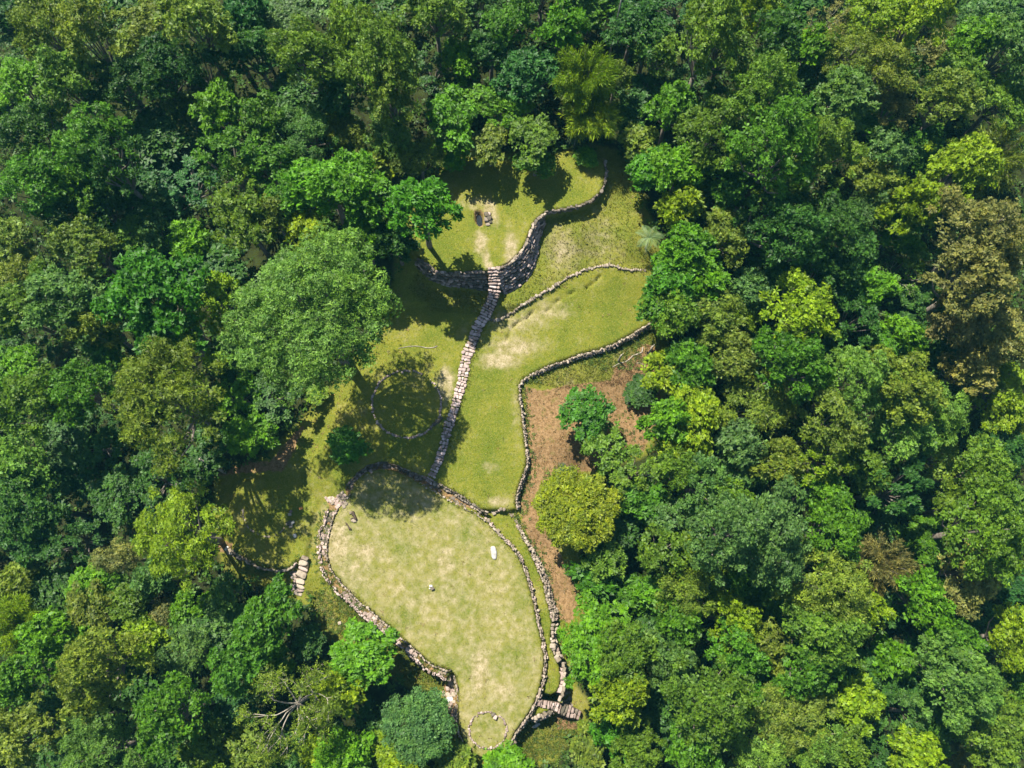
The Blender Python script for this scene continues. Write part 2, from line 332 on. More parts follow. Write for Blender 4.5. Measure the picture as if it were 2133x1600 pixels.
def cover_at(x, y, z):
    px, py = proj(x, y, z)
    dry = np.zeros_like(px)
    near = (px > 300) & (px < 1500) & (py > 200) & (py < 1750)
    for cx, cy, rx, ry, s in DRY:
        dry = np.maximum(dry, min(1, s*1.2)*np.exp(-(((px-cx)/rx)**2+((py-cy)/ry)**2)**1.3))
    ov = np.zeros_like(px); di = np.zeros_like(px); fo = np.ones_like(px); ro = np.zeros_like(px)
    a, b = px[near], py[near]
    if len(a):
        ov[near] = sstep(-.3, .8, sdist(P_OVAL, x[near], y[near]))
        for Q in DIRT_P: di[near] = np.maximum(di[near], sstep(-8, 14, sdist(Q, a, b)))
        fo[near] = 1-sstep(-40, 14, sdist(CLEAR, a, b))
        for q_, Q in enumerate(ROUGH_P): ro[near] = np.maximum(ro[near], (.35 if q_ == 0 else .8)*sstep(-8, 14, sdist(Q, a, b)))
        e = sdist(P_PATH, x[near], y[near]); di[near] = np.maximum(di[near], .75*sstep(-.2, .2, e)); 
        e = sdist(P_LPATH, x[near], y[near]); di[near] = np.maximum(di[near], .62*sstep(-.2, .2, e))
        e = sdist(P_PIT, x[near], y[near]); di[near] = np.maximum(di[near], .5*sstep(-.6, 0, e))
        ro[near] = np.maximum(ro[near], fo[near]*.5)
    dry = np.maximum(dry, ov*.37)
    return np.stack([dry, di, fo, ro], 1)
def axis(lo, hi, step, far):
    a = np.arange(lo, hi, step); L = [lo-step*1.25**k for k in ()]
    left = []; s = step; v = lo
    while v > -far: s = min(s*1.16, 25); v -= s; left.append(v)
    right = []; s = step; v = a[-1]
    while v < far: s = min(s*1.16, 25); v += s; right.append(v)
    return np.concatenate([left[::-1], a, right])
gx, gy = axis(-40, 23, .21, 700), axis(-55, 33, .21, 700)
XX, YY = np.meshgrid(gx, gy); xs, ys = XX.ravel(), YY.ravel(); zs = G(xs, ys)
ni, nj = len(gx), len(gy); idx = np.arange(ni*nj).reshape(nj, ni)
quads = np.stack([idx[:-1, :-1], idx[:-1, 1:], idx[1:, 1:], idx[1:, :-1]], -1).reshape(-1, 4)
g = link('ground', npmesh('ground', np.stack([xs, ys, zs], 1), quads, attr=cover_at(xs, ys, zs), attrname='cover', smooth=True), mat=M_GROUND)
tag(g, 'grassy terraces, dirt slopes and forest floor of the ridge', kind='structure')

_ZG = zs.reshape(nj, ni)
def G(x, y):                                     # from here on: look the height up on the ground sheet itself
    x = np.atleast_1d(np.asarray(x, float)); y = np.atleast_1d(np.asarray(y, float))
    i = np.clip(np.searchsorted(gx, x)-1, 0, ni-2); j = np.clip(np.searchsorted(gy, y)-1, 0, nj-2)
    u = (x-gx[i])/(gx[i+1]-gx[i]); v = (y-gy[j])/(gy[j+1]-gy[j])
    return (_ZG[j, i]*(1-u)+_ZG[j, i+1]*u)*(1-v)+(_ZG[j+1, i]*(1-u)+_ZG[j+1, i+1]*u)*v

# short grass and coarse tufts growing on the terraces: one mass nobody could count
def grass_mass(name, label, n, poly_px, h0, h1, wid, k, seed, keep=None):
    r = np.random.default_rng(seed); lo = poly_px.min(0); hi = poly_px.max(0)
    px = r.uniform(lo[0], hi[0], n*3); py = r.uniform(lo[1], hi[1], n*3)
    m = sdist(poly_px, px, py) > 0; px, py = px[m][:n], py[m][:n]
    x, y, z = onground(px, py, 6); cov = cover_at(x, y, z)
    if keep is not None: kk = keep(cov, r); x, y, z, cov = x[kk], y[kk], z[kk], cov[kk]
    x = np.repeat(x, k)+r.normal(0, wid*.8, len(x)*k); y = np.repeat(y, k)+r.normal(0, wid*.8, len(y)*k); z = np.repeat(z, k); cov = np.repeat(cov, k, 0)
    a = r.uniform(0, 6.28, len(x)); h = r.uniform(h0, h1, len(x)); le = r.uniform(.3, 1.1, len(x))*h
    bx, by = np.cos(a), np.sin(a); ww = wid*r.uniform(.5, 1, len(x))
    v0 = np.stack([x-by*ww, y+bx*ww, z-.02], 1); v1 = np.stack([x+by*ww, y-bx*ww, z-.02], 1); v2 = np.stack([x+bx*le, y+by*le, z+h], 1)
    co = np.stack([v0, v1, v2], 1).reshape(-1, 3); tri = np.arange(len(co)).reshape(-1, 3)
    o = link(name, npmesh(name, co, tris=tri, attr=np.repeat(cov, 3, 0), attrname='cover'), mat=M_GROUND)
    tag(o, label, 'grass', kind='stuff')
grass_mass('lawn_grass', 'short yellow-green grass covering the terraces', 42000, CLEAR, .03, .12, .05, 2, 1, lambda c, r: (c[:, 1] < .5) & (c[:, 2] < .5))
for i, Q in enumerate(ROUGH_P):
    grass_mass('rough_grass', ('coarse tufted grass on the slope under the upper stone wall', 'coarse weedy grass below the bent wall on the right terrace', 'rank green grass on the bank left of the lawn', 'rank weeds on the bank beside the bottom steps', 'shaded coarse grass below the upper retaining wall')[i],
               (1500, 2000, 2600, 1800, 800)[i], Q, .06, .22, .06, 4, 20+i)

# ------------------------------------------------------------------ stones
def stone_mesh(seed, bev=.16, jit=.09):
    r = np.random.default_rng(seed); V = []; c = bev
    for sx in (-1, 1):
        for sy in (-1, 1):
            for sz in (-1, 1):
                j = 1+r.normal(0, jit, 3)
                V += [(sx*.5*j[0], sy*(.5-c)*j[1], sz*(.5-c)*j[2]), (sx*(.5-c)*j[0], sy*.5*j[1], sz*(.5-c)*j[2]), (sx*(.5-c)*j[0], sy*(.5-c)*j[1], sz*.5*j[2])]
    import bmesh
    bm = bmesh.new(); vs_ = [bm.verts.new(v) for v in V]
    bmesh.ops.convex_hull(bm, input=vs_)
    for v in [v for v in bm.verts if not v.link_faces]: bm.verts.remove(v)
    me = bpy.data.meshes.new('stone'); bm.to_mesh(me); bm.free(); return me
STONES = {}
def stone_set(mat):
    if mat.name not in STONES:
        L_ = []
        for s in range(10):
            me = stone_mesh(100+s, .12+.06*(s % 3), .07+.02*(s % 4)); me.materials.append(mat); L_.append(me)
        STONES[mat.name] = L_
    return STONES[mat.name]
RS = random.Random(11)
def stone(parent, p, yaw, dim, mat, tilt=.08, name='stone'):
    me = RS.choice(stone_set(mat)); o = bpy.data.objects.new(name, me); COL.objects.link(o); o.parent = parent
    o.location = (p[0]-parent.location[0], p[1]-parent.location[1], p[2]-parent.location[2])
    o.rotation_euler = (RS.gauss(0, tilt), RS.gauss(0, tilt), yaw); o.scale = dim; return o
def polyline(s, z=None):
    p = np.array([[float(v) for v in q.split(',')] for q in s.split()]) if isinstance(s, str) else np.asarray(s, float)
    if z is None: x, y, zz = onground(p[:, 0], p[:, 1])
    else:
        zz = np.full(len(p), z) if np.isscalar(z) else np.asarray(z, float); x, y = U(p[:, 0], p[:, 1], zz)
    return np.stack([x, y, zz], 1)
def dense(P, step=.1):
    d = np.r_[0, np.cumsum(np.linalg.norm(np.diff(P[:, :2], axis=0), axis=1))]
    t = np.arange(0, d[-1], step); return np.stack([np.interp(t, d, P[:, k]) for k in range(3)], 1), t
def at(D, s, step=.1):
    i = min(max(int(s/step), 0), len(D)-2); a = D[i]; tg = D[min(i+3, len(D)-1)]-D[max(i-3, 0)]
    n = math.hypot(tg[0], tg[1]) or 1; return a, (tg[0]/n, tg[1]/n)
def wall(name, label, cat, P, width=.5, rows=1, ln=(.35, .75), h=.3, courses=1, drop=.26, batter=.14, side=1, mat=M_STONE, miss=.03, follow=True, lift=.12, group=None):
    """courses of stones laid along P; lower courses step out to `side` (+1 = right of the running direction)"""
    D, T = dense(P); o = thing(name, label, cat, D[len(D)//2], group); width *= .86; ln = (ln[0]*.86, ln[1]*.86)
    for c in range(courses):
        for r_ in range(rows if c == 0 else 1):
            s = RS.uniform(0, .3)
            while s < T[-1]-.1:
                L_ = RS.uniform(*ln); a, tg = at(D, s+L_/2); nx, ny = tg[1], -tg[0]
                off = ((r_+.5)/rows-.5)*width*(-1 if side < 0 else 1) if c == 0 else (width/2*.55+c*batter)*side
                off += RS.gauss(0, .055)
                x, y = a[0]+nx*off, a[1]+ny*off
                z = (a[2]+lift if c == 0 else a[2]-c*drop+lift*.3)
                if RS.random() > miss:
                    wv = width/rows*RS.uniform(.85, 1.25) if c == 0 else RS.uniform(.3, .5)
                    stone(o, (x, y, z-h*.25+RS.gauss(0, .03)), math.atan2(tg[1], tg[0])+RS.gauss(0, .22), (L_*RS.uniform(.82, 1.0), wv*RS.uniform(.6, 1.45), h*RS.uniform(.75, 1.4)), mat if RS.random() < .72 else RS.choice((M_STONE, M_STONE_D, M_STONE_L)))
                s += L_*.97
    return o
def strip_core(parent, A, B, mat=M_EARTH, name='earth_core', sink=.14):
    n = min(len(A), len(B)); co = []
    for i in range(n): co += [A[i]-np.array(parent.location)-[0, 0, sink], B[i]-np.array(parent.location)-[0, 0, sink]]
    q = [(2*i, 2*i+1, 2*i+3, 2*i+2) for i in range(n-1)]
    return link(name, npmesh(name, np.array(co), np.array(q)), parent, mat)
def resamp(P, n):
    d = np.r_[0, np.cumsum(np.linalg.norm(np.diff(P[:, :2], axis=0), axis=1))]; t = np.linspace(0, d[-1], n)
    return np.stack([np.interp(t, d, P[:, k]) for k in range(3)], 1)
def face_wall(name, label, crest, foot, courses, mats, ln=(.3, .62)):
    A, B = resamp(crest, 40), resamp(foot, 40); o = thing(name, label, 'wall', A[20])
    strip_core(o, A, B)
    for c in range(courses):
        t = c/(courses-1); D, T = dense(A*(1-t)+B*t); s = RS.uniform(0, .3)
        while s < T[-1]-.15:
            L_ = RS.uniform(*ln); a, tg = at(D, s+L_/2)
            stone(o, (a[0]+RS.gauss(0, .05), a[1]+RS.gauss(0, .05), a[2]+RS.gauss(0, .05)), math.atan2(tg[1], tg[0])+RS.gauss(0, .12), (L_, RS.uniform(.26, .42), RS.uniform(.22, .36)), RS.choice(mats), .12)
            s += L_*.99
    return o
crestE = polyline(UP_FACE_E, Z_UP); footE = polyline("1134,469 1123,501 1120,527 1111,559 1097,582 1070,603 1047,614")
crestW = polyline(UP_FACE_W, Z_UP); footW = polyline("1016,604 974,599 931,594 896,581 873,560 866,548")
face_wall('stone_retaining_wall', 'curved stepped stone wall bulging out right of the main stairs below the upper terrace', crestE, footE, 9, [M_STONE, M_STONE, M_STONE_D])
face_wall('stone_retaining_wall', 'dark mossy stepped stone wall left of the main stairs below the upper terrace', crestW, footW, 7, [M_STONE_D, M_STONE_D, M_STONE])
wall('stone_edging', 'curved pale capstone edge along the brow of the upper terrace beside the stairs', 'wall', polyline(UP_FACE_E, Z_UP), .3, 1, (.4, .8), .3, 1, mat=M_STONE_L)
wall('stone_retaining_wall', 'thin curved stone wall around the right end of the upper terrace', 'wall', polyline(UP_CREST_E, Z_UP), .36, 1, (.35, .7), .34, 4, .34, .08, 1, M_STONE_D)
wall('low_stone_wall', 'long low pale stone wall climbing from the stairs to the right forest edge', 'wall', polyline(LOW_WALL), .36, 1, (.22, .55), .34, 1, .25, .05, 1, M_STONE_L, .0, lift=.17)
wall('stone_retaining_wall', 'bent pale stone wall holding up the right terrace above the bare dirt', 'wall', polyline(RWALL, np.linspace(2.45, 1.02, 21)-np.array([0]*10+[0]*11)) if False else polyline(RWALL, [2.55, 2.5, 2.4, 2.3, 2.2, 2.15, 2.1, 2.08, 2.0, 1.92, 1.86, 1.75, 1.6, 1.5, 1.35, 1.2, 1.12, 1.03, .9, .8, .72]), .2, 1, (.18, .45), .28, 3, .34, .02, -1, M_STONE_L, .05)
wall('stone_retaining_wall', 'wide rubble wall between the right grass strip and the bare dirt slope', 'wall', polyline(OUTER_R, Z_STRIP), .5, 2, (.16, .55), .3, 4, .3, .12, -1, M_STONE_L, .05)
wall('stone_edging', 'short curved stone edge joining the bent right wall to the lawn edge', 'wall', polyline("1022,1070 1032,1066 1044,1060 1055,1061"), .5, 1, (.3, .55), .28, 1, mat=M_STONE_L)
wall('stone_edging', 'long single row of stones edging the right side of the big lawn', 'wall', polyline(OVAL_IN_RIGHT, Z_OVAL), .18, 1, (.18, .6), .32, 2, .28, .05, -1, M_STONE_L, .02)
wall('stone_edging', 'upper arched row of stones along the top of the big lawn', 'wall', polyline(OVAL_IN_TOP, Z_OVAL), .2, 1, (.2, .5), .26, 1, .2, .1, 1, M_STONE_L, .12)
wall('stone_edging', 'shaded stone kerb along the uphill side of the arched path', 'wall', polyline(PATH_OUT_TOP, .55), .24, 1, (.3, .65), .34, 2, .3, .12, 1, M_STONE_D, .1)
wall('stone_edging', 'inner kerb of stones between the lawn and the left sunken path', 'wall', polyline(OVAL_LEFT, Z_OVAL), .2, 1, (.18, .45), .32, 1, .2, .1, 1, M_STONE_L, .08)
wall('stone_edging', 'outer kerb of rubble stones along the left sunken path', 'wall', polyline(PATH_OUT_LEFT, .0), .42, 2, (.16, .5), .26, 1, .2, .1, 1, M_STONE, .3)
wall('stone_retaining_wall', 'stone wall under the lower left terrace with a dark drop below', 'wall', polyline(LEFT_WALL, Z_LEFT), .28, 1, (.35, .7), .36, 6, .4, .14, -1, M_STONE_L, .12)
wall('stone_edging', 'stone lip of the grass strip hidden under the large lower right tree', 'wall', polyline("1153,1297 1150,1330 1157,1364 1165,1377", Z_STRIP), .5, 1, (.35, .7), .36, 3, .4, .14, -1, M_STONE_L, .2)

def paved(name, label, poly_px, size, mats, z=None, miss=.08, hh=.2, maxn=290, cat='path'):
    """irregular paving: jittered stones packed inside a polygon"""
    poly = np.array([[float(v) for v in q.split(',')] for q in poly_px.split()]); P = polyline(poly, z)
    o = thing(name, label, cat, P.mean(0)); lo, hi = P.min(0), P.max(0); n = 0; yy = lo[1]; row = 0
    while yy < hi[1]:
        xx = lo[0]+(row % 2)*size*.5
        while xx < hi[0]:
            x, y = xx+RS.gauss(0, size*.16), yy+RS.gauss(0, size*.16)
            if sdist(P[:, :2], np.array([x]), np.array([y]))[0] > 0 and RS.random() > miss and n < maxn:
                k = RS.uniform(.75, 1.25)*size
                stone(o, (x, y, G1(x, y)+.02+RS.gauss(0, .03)), RS.uniform(0, 3.1), (k*1.1, k*.95, hh*RS.uniform(.8, 1.3)), RS.choice(mats), .1); n += 1
            xx += size
        yy += size*.85; row += 1
    return o
paved('stone_landing', 'patch of pinkish rubble paving at the upper left corner of the lawn', "676,1035 700,1038 712,1024 722,1030 722,1055 700,1056 680,1046", .42, [M_STONE, M_STONE_L])
paved('paved_path', 'sunken left path of loose stones curving past the lawn', "690,1060 705,1060 697,1078 688,1105 682,1133 682,1160 668,1160 666,1136 668,1112 678,1085", .46, [M_STONE, M_STONE, M_STONE_D], miss=.22)
paved('paved_path', 'pinkish paved lower left path along the diagonal lawn edge', "700,1226 720,1230 740,1252 770,1276 800,1302 828,1328 856,1352 878,1372 874,1384 850,1360 826,1337 800,1313 760,1284 730,1256", .5, [M_STONE], miss=.2, maxn=200)
paved('paved_path', 'rubble paving around the notch at the bottom left of the lawn', "914,1402 934,1400 948,1418 950,1450 952,1490 948,1510 936,1480 930,1450 916,1440 914,1430 934,1424", .45, [M_STONE, M_STONE_L], miss=.3)
paved('paved_path', 'brown stone-strewn arched path between the upper grass and the lawn', "730,1008 750,990 772,975 796,969 824,975 850,986 880,1000 905,1014 930,1030 965,1050 990,1064 985,1066 955,1052 925,1032 900,1019 872,1004 845,990 818,978 790,977 765,984 748,998", .4, [M_STONE_D, M_STONE_D, M_STONE], miss=.5, hh=.14)

# stairs ------------------------------------------------------------------------------------------
def stair(name, label, P, width, tread, mats, hh=.26, pieces=(2, 3), group=None, skip=0.0, core=True):
    D, T = dense(P, .05); o = thing(name, label, 'stairs', D[0], group); s = 0; W = lambda u: np.interp(u, np.linspace(0, T[-1], len(width)), width)
    if core:
        A, B = [], []
        for i in range(0, len(D), 6):
            a, tg = at(D, i*.05, .05); wv = W(i*.05)*.48
            A.append(a+np.array([-tg[1]*wv, tg[0]*wv, 0])); B.append(a+np.array([tg[1]*wv, -tg[0]*wv, 0]))
        strip_core(o, np.array(A), np.array(B), sink=.06)
    while s < T[-1]-.1:
        tr = tread*RS.uniform(.65, 1.4); a, tg = at(D, s+tr/2, .05); k = RS.randint(*pieces); wv = W(s)*RS.uniform(.78, 1.06)
        cuts = sorted([RS.uniform(.25, .75) for _ in range(k-1)]) if k < 3 else [RS.uniform(.25, .42), RS.uniform(.58, .75)]
        e = [0]+cuts+[1]; yaw = math.atan2(tg[1], tg[0])+RS.gauss(0, .12)
        for i in range(len(e)-1):
            m = ((e[i]+e[i+1])/2-.5)*wv; lw = (e[i+1]-e[i])*wv
            if RS.random() < skip: continue
            stone(o, (a[0]+tg[1]*m+RS.gauss(0, .03), a[1]-tg[0]*m+RS.gauss(0, .03), a[2]+.02+RS.gauss(0, .04)), yaw, (tr*.84, lw*.94, hh*RS.uniform(.85, 1.2)), RS.choice(mats), .04)
        s += tr
    return o
UPZ = polyline("1027,556 1029,572 1030,590 1030,604 1027,620 1021,636 1014,650 1008,662", [6.55, 5.9, 5.1, 4.5, 3.9, 3.35, 2.95, 2.75])
stair('stone_stairs', 'steep upper flight of pinkish stone steps up to the upper terrace', UPZ, [1.6, 1.6, 1.6, 1.5], .32, [M_PINK, M_PINK, M_STONE], .34, (2, 3))
mid = polyline("1006,664 995,681 986,707 974,736 967,765 963,794 954,826 947,852 934,887 925,925 913,963 899,992 893,1006"); mid[:, 2] += .06
stair('stone_stairs', 'long straight flagstone walkway running down through the middle terrace', mid, [1.45, 1.5, 1.4, 1.25, 1.2, 1.1, 1.0], .40, [M_PINK, M_PINK, M_STONE], .24, (2, 3))
stair('stone_slab_steps', 'narrow dark step slabs at the foot of the mossy wall left of the stairs', polyline("1013,585 1013,606", [4.6, 3.7]), [.75, .75], .3, [M_STONE_D], .22, (1, 1))
ls = polyline("636,1158 632,1170 632,1180 630,1190 628,1198 627,1208 627,1216 624,1224 622,1236", [-.35, -.45, -.62, -.8, -1.0, -1.25, -1.5, -1.75, -2.05])
stair('flagstone_steps', 'flight of large pale flagstone steps left of the lawn', ls, [1.0, 1.25, 1.3, 1.3, 1.3, 1.2], .66, [M_STONE_L, M_STONE], .3, (1, 1))
paved('rubble_bank', 'loose reddish rubble beside the large flagstone steps', "604,1196 616,1184 618,1200 614,1235 606,1236 608,1210", .4, [M_STONE], cat='rubble')
rs = polyline("1118,1458 1132,1462 1145,1464 1156,1468 1166,1472 1176,1476 1187,1481 1198,1485 1209,1489"); rs[:, 2] = np.minimum.accumulate(np.maximum(rs[:, 2]+.06, np.linspace(-.3, -2.5, 9)))
stair('stone_stairs', 'flight of brown stone steps descending at the bottom right of the lawn', rs, [.8, .9, .95, 1.25, 1.35, 1.5, 1.35, 1.0], .36, [M_STONE, M_STONE_D, M_STONE], .32, (1, 2))
wall('stone_retaining_wall', 'small curved wall below the bottom right steps with deep shadow', 'wall', polyline("1146,1478 1140,1486 1128,1492 1114,1496 1104,1494", -.55), .5, 1, (.3, .6), .36, 4, .4, .1, -1, M_STONE_L, .05)
paved('rubble_bank', 'grey rubble heap beside the top of the bottom right steps', "1172,1440 1186,1438 1190,1470 1182,1476 1168,1466", .36, [M_STONE_D, M_STONE_L], cat='rubble')
# flat slabs of the terrace corner above the bottom steps
sp_ = thing('slab_path', 'row of flat pinkish slabs ending in one broad slab above the bottom steps', 'path', polyline("1165,1410", Z_STRIP)[0])
for (px, py, dx, dy, yw) in [(1166, 1380, .65, .45, .1), (1167, 1388, .75, .45, .05), (1168, 1396, .8, .45, .1), (1168, 1404, .8, .45, .0), (1168, 1412, .85, .5, -.05), (1168, 1421, .9, .5, -.1), (1163, 1435, 1.35, .85, -.16), (1168, 1449, .6, .4, -.3)]:
    q = polyline(f"{px},{py}", Z_STRIP)[0]; stone(sp_, (q[0], q[1], G1(q[0], q[1])+.08), yw, (dx, dy, .22), M_STONE, .02, 'slab')
edge = [(1173, 1385), (1175, 1395), (1176, 1405), (1177, 1415), (1175, 1425), (1174, 1436), (1172, 1446), (1166, 1455)]
for px, py in edge:
    q = polyline(f"{px},{py}", Z_STRIP)[0]; stone(sp_, (q[0], q[1], Z_STRIP+.05), 1.5+RS.gauss(0, .15), (.6, .34, .5), M_STONE_L, .05, 'edge_stone')
    for c in range(1, 4): stone(sp_, (q[0]+.1*c, q[1]-.03*c, Z_STRIP+.05-.42*c), 1.5+RS.gauss(0, .2), (.6, .4, .46), M_STONE_D, .08, 'edge_stone')

# stone rings -------------------------------------------------------------------------------------
def ring(name, label, cx, cy, rx, ry, a0, a1, ln, wd, mat, hh=.26, miss=.05, step=22):
    a = np.radians(np.linspace(a0, a1, 60)); P = polyline(np.stack([cx+rx*np.cos(a), cy-ry*np.sin(a)], 1))
    return wall(name, label, 'stone ring', P, wd, 1, ln, hh, 1, .2, .1, 1, mat, miss, lift=.09)
ring('stone_ring', 'large round stone house ring on the shaded middle terrace', 847, 842, 72, 70, 60, 410, (.2, .45), .26, M_STONE, .26, .06)
ring('stone_ring', 'small round stone ring at the bottom of the lawn', 1016, 1521, 39, 38, 78, 418, (.22, .45), .24, M_STONE, .3, 0)
ring('stone_ring', 'half ring of stones on the lower left terrace under tree shade', 556, 1066, 50, 51, 175, 345, (.22, .45), .22, M_STONE_L, .22, .2)
def boulders(name, label, lst, cat='boulder'):
    q = polyline(f"{lst[0][0]},{lst[0][1]}")[0]; o = thing(name, label, cat, q)
    for (px, py, a, b, h, yw, m) in lst:
        p = polyline(f"{px},{py}")[0]; stone(o, (p[0], p[1], p[2]+h*.3), yw, (a, b, h), m, .12)
    return o
boulders('doorway_stones', 'pair of grey threshold stones set in the small stone ring', [(1028, 1488, .55, .4, .5, .3, M_STONE_D), (1032, 1494, .5, .4, .45, 1.1, M_STONE)], 'stones')
boulders('doorway_stones', 'dark and white threshold stones at the end of the half ring', [(604, 1090, .6, .5, .5, .5, M_STONE_D), (610, 1089, .5, .35, .5, .8, M_WHITE), (606, 1096, .45, .4, .3, .2, M_STONE_L), (604, 1072, .4, .3, .3, .2, M_STONE_L), (606, 1066, .35, .3, .25, .6, M_STONE)], 'stones')
boulders('doorway_stones', 'dark slabs at the right doorway of the large house ring', [(912, 878, .7, .5, .3, .7, M_STONE_D), (905, 884, .6, .4, .3, .6, M_STONE_D), (918, 872, .5, .4, .25, .9, M_STONE_D)], 'stones')
boulders('lawn_stones', 'tiny black and white stones in the middle of the lawn', [(898, 1221, .36, .26, .3, .1, M_WHITE), (901, 1226, .42, .40, .42, .5, M_STONE_D), (896, 1226, .22, .2, .2, .5, M_WHITE)], 'stones')
boulders('lawn_stone', 'small white boulder on the lower left terrace grass', [(615, 1116, .38, .5, .4, .1, M_WHITE)], 'stone')
boulders('lawn_stone', 'small orange stone in tree shade above the half ring', [(627, 1059, .42, .34, .3, .3, M_ORANGE)], 'stone')
boulders('lawn_stone', 'pale stone in the grass bank below the flagstone steps', [(708, 1298, .4, .4, .3, .3, M_STONE_L)], 'stone')
boulders('fallen_slab', 'white fallen slab below the small curved wall at bottom right', [(1117, 1511, .9, .36, .3, .5, M_WHITE)], 'stone')
boulders('paving_slab', 'pale square slab lying at the bottom left notch of the lawn', [(937, 1456, .75, .55, .2, .1, M_WHITE)], 'stone')
boulders('boulder_group', 'grey boulders at the left end of the lower terrace wall', [(482, 1148, 1.0, .7, .6, .3, M_STONE_L), (492, 1155, .8, .5, .5, .5, M_STONE_D), (474, 1143, .6, .4, .5, .9, M_WHITE)], 'boulders')
boulders('boulder_group', 'dark rocks beside the black pit on the upper terrace', [(1014, 449, .55, .7, .5, .3, M_STONE_D), (1019, 456, .6, .6, .45, .9, M_STONE_D), (1013, 459, .5, .6, .4, .1, M_STONE_D), (1019, 446, .4, .4, .3, .1, M_STONE), (1016, 468, .5, .35, .25, .1, M_STONE_L), (1022, 463, .4, .35, .25, .4, M_STONE_D)], 'boulders')
# white oblong slab on the lawn: rounded slab
def rounded_slab(name, label, px, py, a, b, h, yaw, mat):
    import bmesh
    bm = bmesh.new(); bmesh.ops.create_icosphere(bm, subdivisions=3, radius=1); r = random.Random(3)
    for v in bm.verts:
        v.co.x = math.copysign(abs(v.co.x)**.7, v.co.x)*a; v.co.y = math.copysign(abs(v.co.y)**.8, v.co.y)*b; v.co.z = math.copysign(abs(v.co.z)**.6, v.co.z)*h
        v.co *= 1+.05*math.sin(v.co.y*5+v.co.x*3)
    me = bpy.data.meshes.new(name); bm.to_mesh(me); bm.free(); me.materials.append(mat)
    q = polyline(f"{px},{py}")[0]; o = link(name, me); o.location = (q[0], q[1], q[2]+h*.2); o.rotation_euler = (0, 0, yaw); return tag(o, label, 'stone')
rounded_slab('white_slab', 'white oblong slab lying alone on the right of the lawn', 1028.5, 1151, .36, .84, .22, .14, M_WHITE)
# pit water
pw = []
for p in P_PIT: pw.append((p[0], p[1], Z_UP-.75))
o = link('pit_water', npmesh('pit_water', np.array(pw+[(P_PIT[:, 0].mean(), P_PIT[:, 1].mean(), Z_UP-.75)]), tris=np.array([(i, (i+1) % 8, 8) for i in range(8)])), mat=M_WATER)
tag(o, 'black water filling the pit on the upper terrace', 'water pit')
# branches, logs, stumps
def branch(name, label, polys_px, mat, cat='branch', lift=.06):
    q0 = polyline(polys_px[0][0])[0]; T_ = []
    for s, r0, r1 in polys_px:
        P = polyline(s); P[:, 2] = P[:, 2]+lift; T_.append((P-q0, np.linspace(r0, r1, len(P))))
    V, Q, T = tubes(T_, 6); o = link(name, npmesh(name, V, Q, T, smooth=True), mat=mat); o.location = q0.tolist(); return tag(o, label, cat)
branch('forked_branch', 'dark forked stick lying on the dry grass at the upper left of the lawn', [("720,1089 723,1092 726,1097 728,1102 729,1104", .07, .10), ("726,1097 730,1101 732,1104", .07, .09), ("722,1092 720,1095", .05, .03)], M_DARKWOOD)
lg = thing('charred_log', 'jagged charred log with pale stones beside the lawn landing', 'log', polyline("737,1075")[0])
for s, r in (("735,1066 737,1071 740,1077 743,1083", .17), ("734,1072 741,1076", .14), ("731,1082 737,1079 743,1084", .11)):
    P = polyline(s); P[:, 2] += .16; V, Q, T = tubes([(P-np.array(lg.location), np.linspace(r, r*.7, len(P)))], 6); link('log_piece', npmesh('log_piece', V, Q, T), lg, M_DARKWOOD)
for px, py in ((735, 1084), (739, 1086), (731, 1068)):
    p = polyline(f"{px},{py}")[0]; stone(lg, (p[0], p[1], p[2]+.06), .3, (.42, .3, .26), M_STONE_L)
branch('fallen_branch', 'thin pale curved branch on the sunlit grass right of the big pale tree', [("880,723 888,725 896,725 904,724 911,721", .05, .05), ("830,726 850,722 866,721 880,723", .03, .05)], M_PALE)
branch('fallen_branch', 'long pale branch lying across the dirt clearing on the right', [("1276,765 1290,757 1303,754 1312,748 1318,741 1328,738 1337,734 1339,724", .05, .10), ("1340,760 1332,756 1325,757", .03, .04)], M_PALE)
branch('fallen_branch', 'grey tangled dead branches lying over the overgrown bent wall', [("1300,714 1310,708 1322,706 1330,710", .04, .06), ("1304,700 1312,706 1320,700", .03, .05), ("1296,710 1306,709 1318,712", .03, .05)], M_PALE)
def snag(name, label, px, py, h, lean, r):
    q = polyline(f"{px},{py}")[0]; o = thing(name, label, 'dead tree', q)
    pts = np.array([[0, 0, -.3], [lean[0]*.3, lean[1]*.3, h*.3], [lean[0]*.7, lean[1]*.7, h*.7], [lean[0], lean[1], h]])
    V, Q, T = tubes([(pts, [r*1.3, r, r*.85, r*.7]), (np.array([pts[3]-[0, 0, .2], pts[3]+[.25, .15, .3]]), [r*.5, r*.2])], 7); link('trunk', npmesh('trunk', V, Q, T, smooth=True), o, M_PALE)
snag('dead_trunk', 'tall pale standing dead trunk on the dirt at the right of the clearing', 1348, 745, 3.6, (.1, .4), .16)
snag('dead_trunk', 'slender pale trunk standing high in the dark forest above the yellow-green plumes', 1262, 150, 15, (.5, .8), .11)
snag('dead_trunk', 'leaning pale bare trunk left of the tan canopy in the right forest', 1960, 745, 13.5, (1.5, 2.6), .13)
snag('dead_trunk', 'pale broken trunk in the dark hollow left of the lower terrace', 470, 985, 6, (-1.2, .8), .16)
snag('dead_trunk', 'short pale dead trunk standing at the left edge of the dirt patch', 1288, 753, 1.9, (.15, .3), .13)

